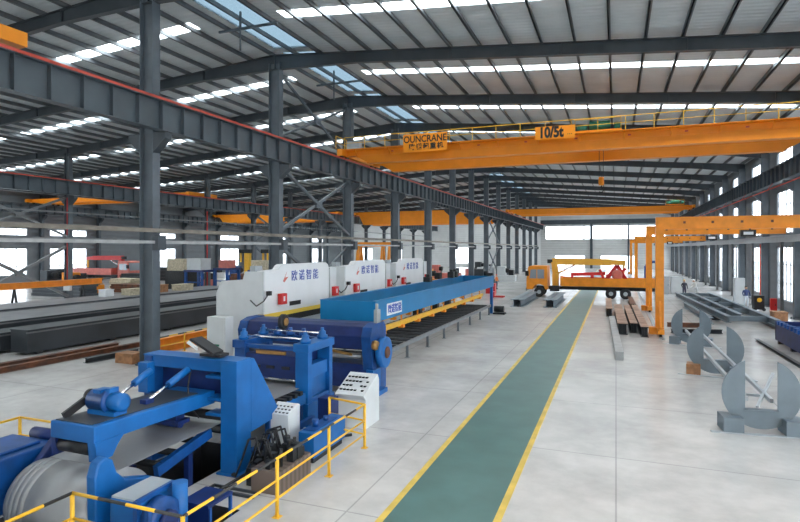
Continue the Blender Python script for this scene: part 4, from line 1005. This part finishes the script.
# cross-laid rusty beams by the gantry foot
o = MB().hsec((2.95, 35.4, .12), (5.6, 36.2, .12), .25, .24, .03, .03); tag(o.build('rusty_beam', 'dark'), 'black steel beam lying crosswise right of the gantry foot', 'steel beam')
o = MB().hsec((2.95, 38.2, .14), (5.4, 38.6, .14), .25, .28, .03, .03); tag(o.build('rusty_beam', 'rust'), 'dark rusty beam lying crosswise behind the round cradles', 'steel beam')

# ------------------------------------------------------------------ round cradles
def cradle(x, y, rr_, rot, label):
    t = thing('round_cradle', label, 'steel cradle', (x, y, 0), 'round grey notched steel discs')
    n = 40; nw = .38; pts = []; cz = rr_ + .08; nb = cz - .42
    a0 = math.asin(nw/rr_)
    for i in range(n+1):
        a = PI/2 + a0 + (2*PI - 2*a0)*i/n; pts.append((x + rr_*math.cos(a), cz + rr_*math.sin(a)))
    pts = pts + [(x+nw, nb), (x-nw, nb)]
    # cap the horns a little
    d = MB()
    # split into convex-friendly quads: outer arc to notch outline
    A = []; 
    for yy in (y-.02, y+.02): A.append([d.b.verts.new((p[0], yy, p[1])) for p in pts])
    f1 = d.b.faces.new(A[0]); f2 = d.b.faces.new(A[1][::-1]); N = len(pts)
    for i in range(N): d.b.faces.new([A[0][i], A[1][i], A[1][(i+1) % N], A[0][(i+1) % N]])
    d.b.normal_update(); bmesh.ops.triangulate(d.b, faces=[f1, f2], ngon_method='EAR_CLIP')
    d = d.build('notched_disc', 'cradle', t)
    MB().box(x-nw-.02, x+nw+.02, y-.12, y+.12, nb-.03, nb).build('notch_plate', 'cradle', d)
    for s in (-1, 1): MB().box(x+s*.72-.24, x+s*.72+.24, y-.3, y+.3, .02, .40).build('support_block', 'cradle' if s > 0 or y < 20 or y > 30 else 'wood', t)
    MB().box(x-1.25, x+1.35, y-.35, y-.2, 0, .02).build('floor_plate', 'lgrey', t)
    t.rotation_euler.z = rot
cradle(3.55, 17.1, .93, R(6), 'nearest grey round notched steel disc on grey blocks')
cradle(3.5, 24.1, .95, R(-8), 'middle grey round notched steel disc, one block of brown wood')
cradle(3.5, 31.4, .9, R(-12), 'farthest grey round notched steel disc near the gantry foot')
for i, (x, z) in enumerate(((3.28, .76), (3.86, .76))):
    o = MB().bar((x, 17.45, z), (x-.05, 31.0, z), .09, .11)
    tag(o.build('long_rail', 'lgrey'), ['left', 'right'][i] + ' long grey rail threaded behind the round discs', 'rail', None)
o = MB().bar((3.5, 17.3, .6), (4.35, 19.5, 1.1), .07).bar((3.25, 18.6, .62), (3.9, 18.6, .62), .07)
tag(o.build('tie_rod', 'lgrey'), 'short grey stay rod leaning behind the nearest round disc', 'rod')

# ladder frames on the floor, right
fr = thing('steel_ladder_frame', 'big grey welded ladder frame on low trestles at the right', 'steel frame', (6.5, 50, 0))
for (p, q) in (((5.4, 59.7, .45), (6.5, 39.6, .45)), ((8.3, 60.8, .45), (8.85, 38.5, .45)), ((6.7, 60.0, .45), (7.4, 41.0, .45))):
    MB().hsec(p, q, .3, .4, .03, .04).build('long_beam', 'cradle', fr)
for t_ in (0, .25, .5, .75, 1):
    y = 59.7 - 19.5*t_; MB().bar((5.45+1.0*t_, y, .45), (8.3+.5*t_, y+.3, .45), .2, .3).build('cross_beam', 'cradle', fr)
for yy in (43, 50, 57): MB().box(5.8, 8.6, yy, yy+.15, 0, .25).build('trestle', 'dark', fr)
ibeam('primed_beam', 5.3, 5.7, 52, 40.5, .3, .4, 'single grey primed beam left of the welded ladder frame', 'cradle')
ibeam('primed_beam', 9.15, 9.1, 58, 36.5, .25, .3, 'long pale primed beam beside the right wall walkway', 'lgrey')
ibeam('dark_beam', 7.05, 6.85, 24.0, 34.0, .18, .12, 'thin dark rail on the floor left of the blue rack', 'dsteel')
# blue rack / roll former on the right edge
bk = thing('roll_former', 'low blue roll forming machine at the right picture edge', 'machine', (8.3, 30, 0))
MB().box(7.65, 7.8, 25.5, 33.8, .15, .95).box(8.75, 8.9, 25.5, 33.8, .15, .95).box(7.65, 8.9, 33.7, 33.85, .15, 1.1).build('frame', 'blue_d', bk)
for i in range(14):
    y = 26 + i*.56; MB().box(7.62, 7.84, y, y+.2, .95, 1.15).box(8.72, 8.94, y, y+.2, .95, 1.15).cyl((7.8, y+.1, .85), (8.75, y+.1, .85), .08, 10).build('roll_stand', 'blue', bk)
for y in (26, 28.5, 31, 33.2): MB().box(7.65, 8.9, y, y+.2, 0, .15).build('foot', 'dark', bk)
crate(10.1, 43.8, 0, .8, 1.0, .6, 'wood', 'brown wooden crate on the floor by the right windows')
# stuff at the right wall
def cabinet(x, y, w, d, h, m, lab, name='wall_cabinet', cat='cabinet'):
    t = thing(name, lab, cat, (x, y, 0)); MB().box(x-w/2, x+w/2, y-d/2, y+d/2, 0, h).build('cabinet_body', m, t, bevel=.01)
    MB().box(x-w/2+.04, x+w/2-.04, y-d/2-.02, y-d/2, .08, h-.06).build('cabinet_door', m, t)
    MB().box(x+w/2-.14, x+w/2-.1, y-d/2-.045, y-d/2-.02, h*.5, h*.5+.15).build('handle', 'dark', t)
cabinet(4.5, 66, 1.5, 1.2, 1.9, 'lgrey', 'grey cabinet beyond the gantry, left of the two')
cabinet(6.0, 66.4, 1.1, 1.2, 1.85, 'offwhite', 'white cabinet beyond the gantry, right of the two')
cabinet(9.9, 55.6, .8, .7, 2.3, 'offwhite', 'tall pale cabinet standing by the right wall windows')
cabinet(11.0, 49.2, .4, .35, 1.1, 'redbox', 'red fire cabinet at the right wall column')
wm = thing('welding_machine', 'dark welding set with yellow reel standing by the right wall', 'welding set', (10.35, 50.6, 0))
MB().box(10.0, 10.7, 50.4, 51.2, .1, 1.2).build('welder_body', 'dark', wm, bevel=.03)
MB().lathe([(50.36, .12), (50.37, .17), (50.4, .17)], 'y', (10.35, .85), 20).build('hose_reel', 'yellow', wm)
[MB().cyl((q, 50.35, .12), (q, 50.45, .12), .12).build('wheel', 'rubber', wm) for q in (10.05, 10.65)]
tag(MB().tube([(3.6, 80, 0), (3.6, 80, 2.6), (4.6, 80, 3.2), (5.2, 80, 2.8)], .16).box(3.3, 3.9, 79.7, 80.3, 0, .9).build('jib_arm', 'blue'), 'small blue jib arm machine beyond the second gantry', 'jib crane')

# wall mounted things left bay
for i in range(6):
    y = YK[5] + 7.5*i
    cabinet(-20.2, y + 18, .8, .6, 1.9, ['lgrey', 'pink', 'offwhite', 'lgrey', 'blue', 'offwhite'][i], '%s cabinet behind the middle columns, %s after the press brakes' % (['grey', 'faded red', 'white', 'second grey', 'blue', 'second white'][i], ORD[i+1]))
pr = thing('red_pallet_jack', 'small red pallet truck on the floor left of the grey beam pair', 'pallet truck', (-10.5, 55, 0))
MB().box(-11.2, -10.2, 54.4, 54.6, .08, .2).box(-11.2, -10.2, 55.0, 55.2, .08, .2).box(-11.5, -11.1, 54.4, 55.2, .1, .6).bar((-11.4, 54.8, .5), (-11.8, 54.8, 1.3), .06).build('fork_frame', 'redbox', pr)
MB().cyl((-11.3, 54.7, .1), (-11.3, 54.9, .1), .1).build('wheel', 'rubber', pr)
cabinet(-12.6, 60, 1.0, .8, 1.1, 'redbox', 'low red box on the floor between middle columns and truck', 'tool_chest', 'tool chest')

# ------------------------------------------------------------------ people
def person(x, y, rot, label, top, legs, hat=None, bend=0.0):
    t = thing('person', label, 'person', (x, y, 0))
    J = {'pel': (0, 0, .95), 'ch': (0, -bend*.35, 1.32), 'nk': (0, -bend*.45, 1.50), 'hd': (0, -bend*.5, 1.58),
         'hl': (-.10, 0, .90), 'kl': (-.12, -.04, .50), 'al': (-.12, .02, .09), 'tl': (-.13, -.14, .04),
         'hr': (.10, 0, .90), 'kr': (.13, .02, .50), 'ar': (.14, .06, .09), 'tr': (.16, -.10, .04),
         'sl': (-.19, -bend*.38, 1.42), 'el': (-.26, -bend*.3-.02, 1.15), 'wl': (-.24, -bend*.4-.2, .98), 'gl': (-.23, -bend*.4-.29, .95),
         'sr': (.19, -bend*.38, 1.42), 'er': (.27, -bend*.3-.02, 1.15), 'wr': (.25, -bend*.4-.14, .93), 'gr': (.24, -bend*.4-.22, .88)}
    RAD = dict(pel=.15, ch=.16, nk=.06, hd=.06, hl=.09, kl=.065, al=.045, tl=.035, hr=.09, kr=.065, ar=.045, tr=.035, sl=.07, el=.045, wl=.035, gl=.035, sr=.07, er=.045, wr=.035, gr=.035)
    E = [('pel', 'ch'), ('ch', 'nk'), ('nk', 'hd'), ('pel', 'hl'), ('hl', 'kl'), ('kl', 'al'), ('al', 'tl'), ('pel', 'hr'), ('hr', 'kr'), ('kr', 'ar'), ('ar', 'tr'), ('ch', 'sl'), ('sl', 'el'), ('el', 'wl'), ('wl', 'gl'), ('ch', 'sr'), ('sr', 'er'), ('er', 'wr'), ('wr', 'gr')]
    ks = list(J); me = bpy.data.meshes.new('body'); me.from_pydata([J[k] for k in ks], [(ks.index(a), ks.index(b_)) for a, b_ in E], [])
    o = bpy.data.objects.new('body', me); C.objects.link(o); o.parent = t
    md = o.modifiers.new('s', 'SKIN'); o.modifiers.new('d', 'SUBSURF').levels = 2; o.modifiers['d'].render_levels = 2
    for i, k in enumerate(ks):
        v = me.skin_vertices[0].data[i]; r = RAD[k]; v.radius = (r, r*.75 if k in ('pel', 'ch') else r); v.use_root = (k == 'pel')
    # colours by height: trousers below the waist, jacket above, skin at hands
    mt = bpy.data.materials.new('clothed_body'); mt.use_nodes = True; nt = mt.node_tree; bs = nt.nodes['Principled BSDF']; bs.inputs['Roughness'].default_value = .8
    tc = nt.nodes.new('ShaderNodeTexCoord'); sp = nt.nodes.new('ShaderNodeSeparateXYZ'); nt.links.new(tc.outputs['Object'], sp.inputs[0])
    r = nt.nodes.new('ShaderNodeValToRGB'); r.color_ramp.interpolation = 'CONSTANT'
    dv = nt.nodes.new('ShaderNodeMath'); dv.operation = 'DIVIDE'; dv.inputs[1].default_value = 2; nt.links.new(sp.outputs['Z'], dv.inputs[0]); nt.links.new(dv.outputs[0], r.inputs['Fac'])
    e = r.color_ramp.elements; e[0].position = 0; e[0].color = (.02, .02, .02, 1); e[1].position = .05; e[1].color = (*legs, 1)
    a = e.new(.49); a.color = (*top, 1); a = e.new(.755); a.color = (.55, .33, .23, 1)
    nt.links.new(r.outputs['Color'], bs.inputs['Base Color']); me.materials.append(mt)
    hd = MB(); bmesh.ops.create_uvsphere(hd.b, u_segments=18, v_segments=12, radius=.11)
    for v in hd.b.verts:
        v.co.x *= .82; v.co.z *= 1.15
        if v.co.y < -.06 and abs(v.co.x) < .03 and -.04 < v.co.z < .03: v.co.y -= .025
        v.co += Vector((0, -bend*.52, 1.64))
    for f in hd.b.faces: f.smooth = True
    bmesh.ops.translate(hd.b, verts=hd.b.verts[:], vec=wloc(t)); hd.build('head', 'skin', t)
    hr = MB(); bmesh.ops.create_uvsphere(hr.b, u_segments=18, v_segments=12, radius=.125)
    bmesh.ops.delete(hr.b, geom=[v for v in hr.b.verts if v.co.z < .01 and not v.co.y > .03 or v.co.z < -.06], context='VERTS')
    for v in hr.b.verts: v.co.x *= .86; v.co += Vector((0, -bend*.52+.005, 1.665))
    bmesh.ops.translate(hr.b, verts=hr.b.verts[:], vec=wloc(t)); hr.build('hard_hat' if hat else 'hair', hat or 'black', t)
    t.rotation_euler.z = rot
person(6.3, 61.8, R(20), 'person in dark clothes and yellow hard hat behind the ladder frame', (.04, .04, .06), (.05, .05, .09), 'yellow')
person(7.4, 62.4, R(-60), 'person in white overalls right of the one in the yellow hat', (.75, .75, .74), (.6, .62, .64), 'white', .5)
person(9.9, 52.8, R(10), 'person in pale trousers and navy top near the right windows', (.04, .06, .16), (.55, .60, .66), None)
person(-13.3, 66.5, R(70), 'person in orange jacket near the far middle columns', (.7, .2, .05), (.06, .07, .12), 'redbox')

# ------------------------------------------------------------------ light
w = bpy.data.worlds.new('sky'); bpy.context.scene.world = w; w.use_nodes = True
bg = w.node_tree.nodes['Background']; bg.inputs['Color'].default_value = (.93, .97, 1.0, 1); bg.inputs['Strength'].default_value = 1.0
def portal(loc, rot, sx, sy):
    l = bpy.data.lights.new('sky_portal', 'AREA'); l.shape = 'RECTANGLE'; l.size = sx; l.size_y = sy
    l.cycles.is_portal = True
    o = bpy.data.objects.new('sky_portal', l); C.objects.link(o); o.location = loc; o.rotation_euler = rot
for (s0, s1) in SLOPES:
    xm = (s0+s1)/2; tilt = math.atan2(roof_z(s1)-roof_z(s0), s1-s0)
    for c in SY: portal((xm, c, roof_z(xm)-.02), (0, -tilt, 0), abs(s1-s0)/math.cos(tilt), SW)
portal(((RX0+RX1)/2, (YBACK+YEND)/2, roof_z((RX0+RX1)/2)-.02), (0, math.atan(.088), 0), RX1-RX0, YEND-YBACK)
ym, yl = (YBACK+YEND)/2, YEND-YBACK
for z0, z1 in ((.75, 5.0), (6.0, 9.4), (11.0, 12.6)): portal((XR-.02, ym, (z0+z1)/2), (0, PI/2, 0), z1-z0, yl)
for z0, z1 in ((1.2, 4.9), (6.6, 10.3)): portal((XW+.02, ym, (z0+z1)/2), (0, -PI/2, 0), z1-z0, yl)
portal((-2.9, YEND-.02, 8.9), (-PI/2, 0, 0), 27.8, 3.4)
portal((-5, YEND-.02, 1.6), (-PI/2, 0, 0), 20, 3.2)

# ------------------------------------------------------------------ camera
cd = bpy.data.cameras.new('camera'); cam = bpy.data.objects.new('camera', cd); C.objects.link(cam)
cam.location = (0, 0, 4.8); cam.rotation_euler = (PI/2, 0, math.atan(216/560))
cd.sensor_width = 36; cd.lens = 560/800*36; cd.shift_y = -12/800; cd.clip_end = 600
sc = bpy.context.scene; sc.camera = cam
sc.view_settings.view_transform = 'Standard'; sc.view_settings.look = 'None'; sc.view_settings.gamma = 1
sc.view_settings.exposure = 3.93
sc.cycles.max_bounces = 10; sc.cycles.diffuse_bounces = 6; sc.cycles.glossy_bounces = 4; sc.cycles.transparent_max_bounces = 12
sc.cycles.use_denoising = True
sc.cycles.sample_clamp_indirect = 8
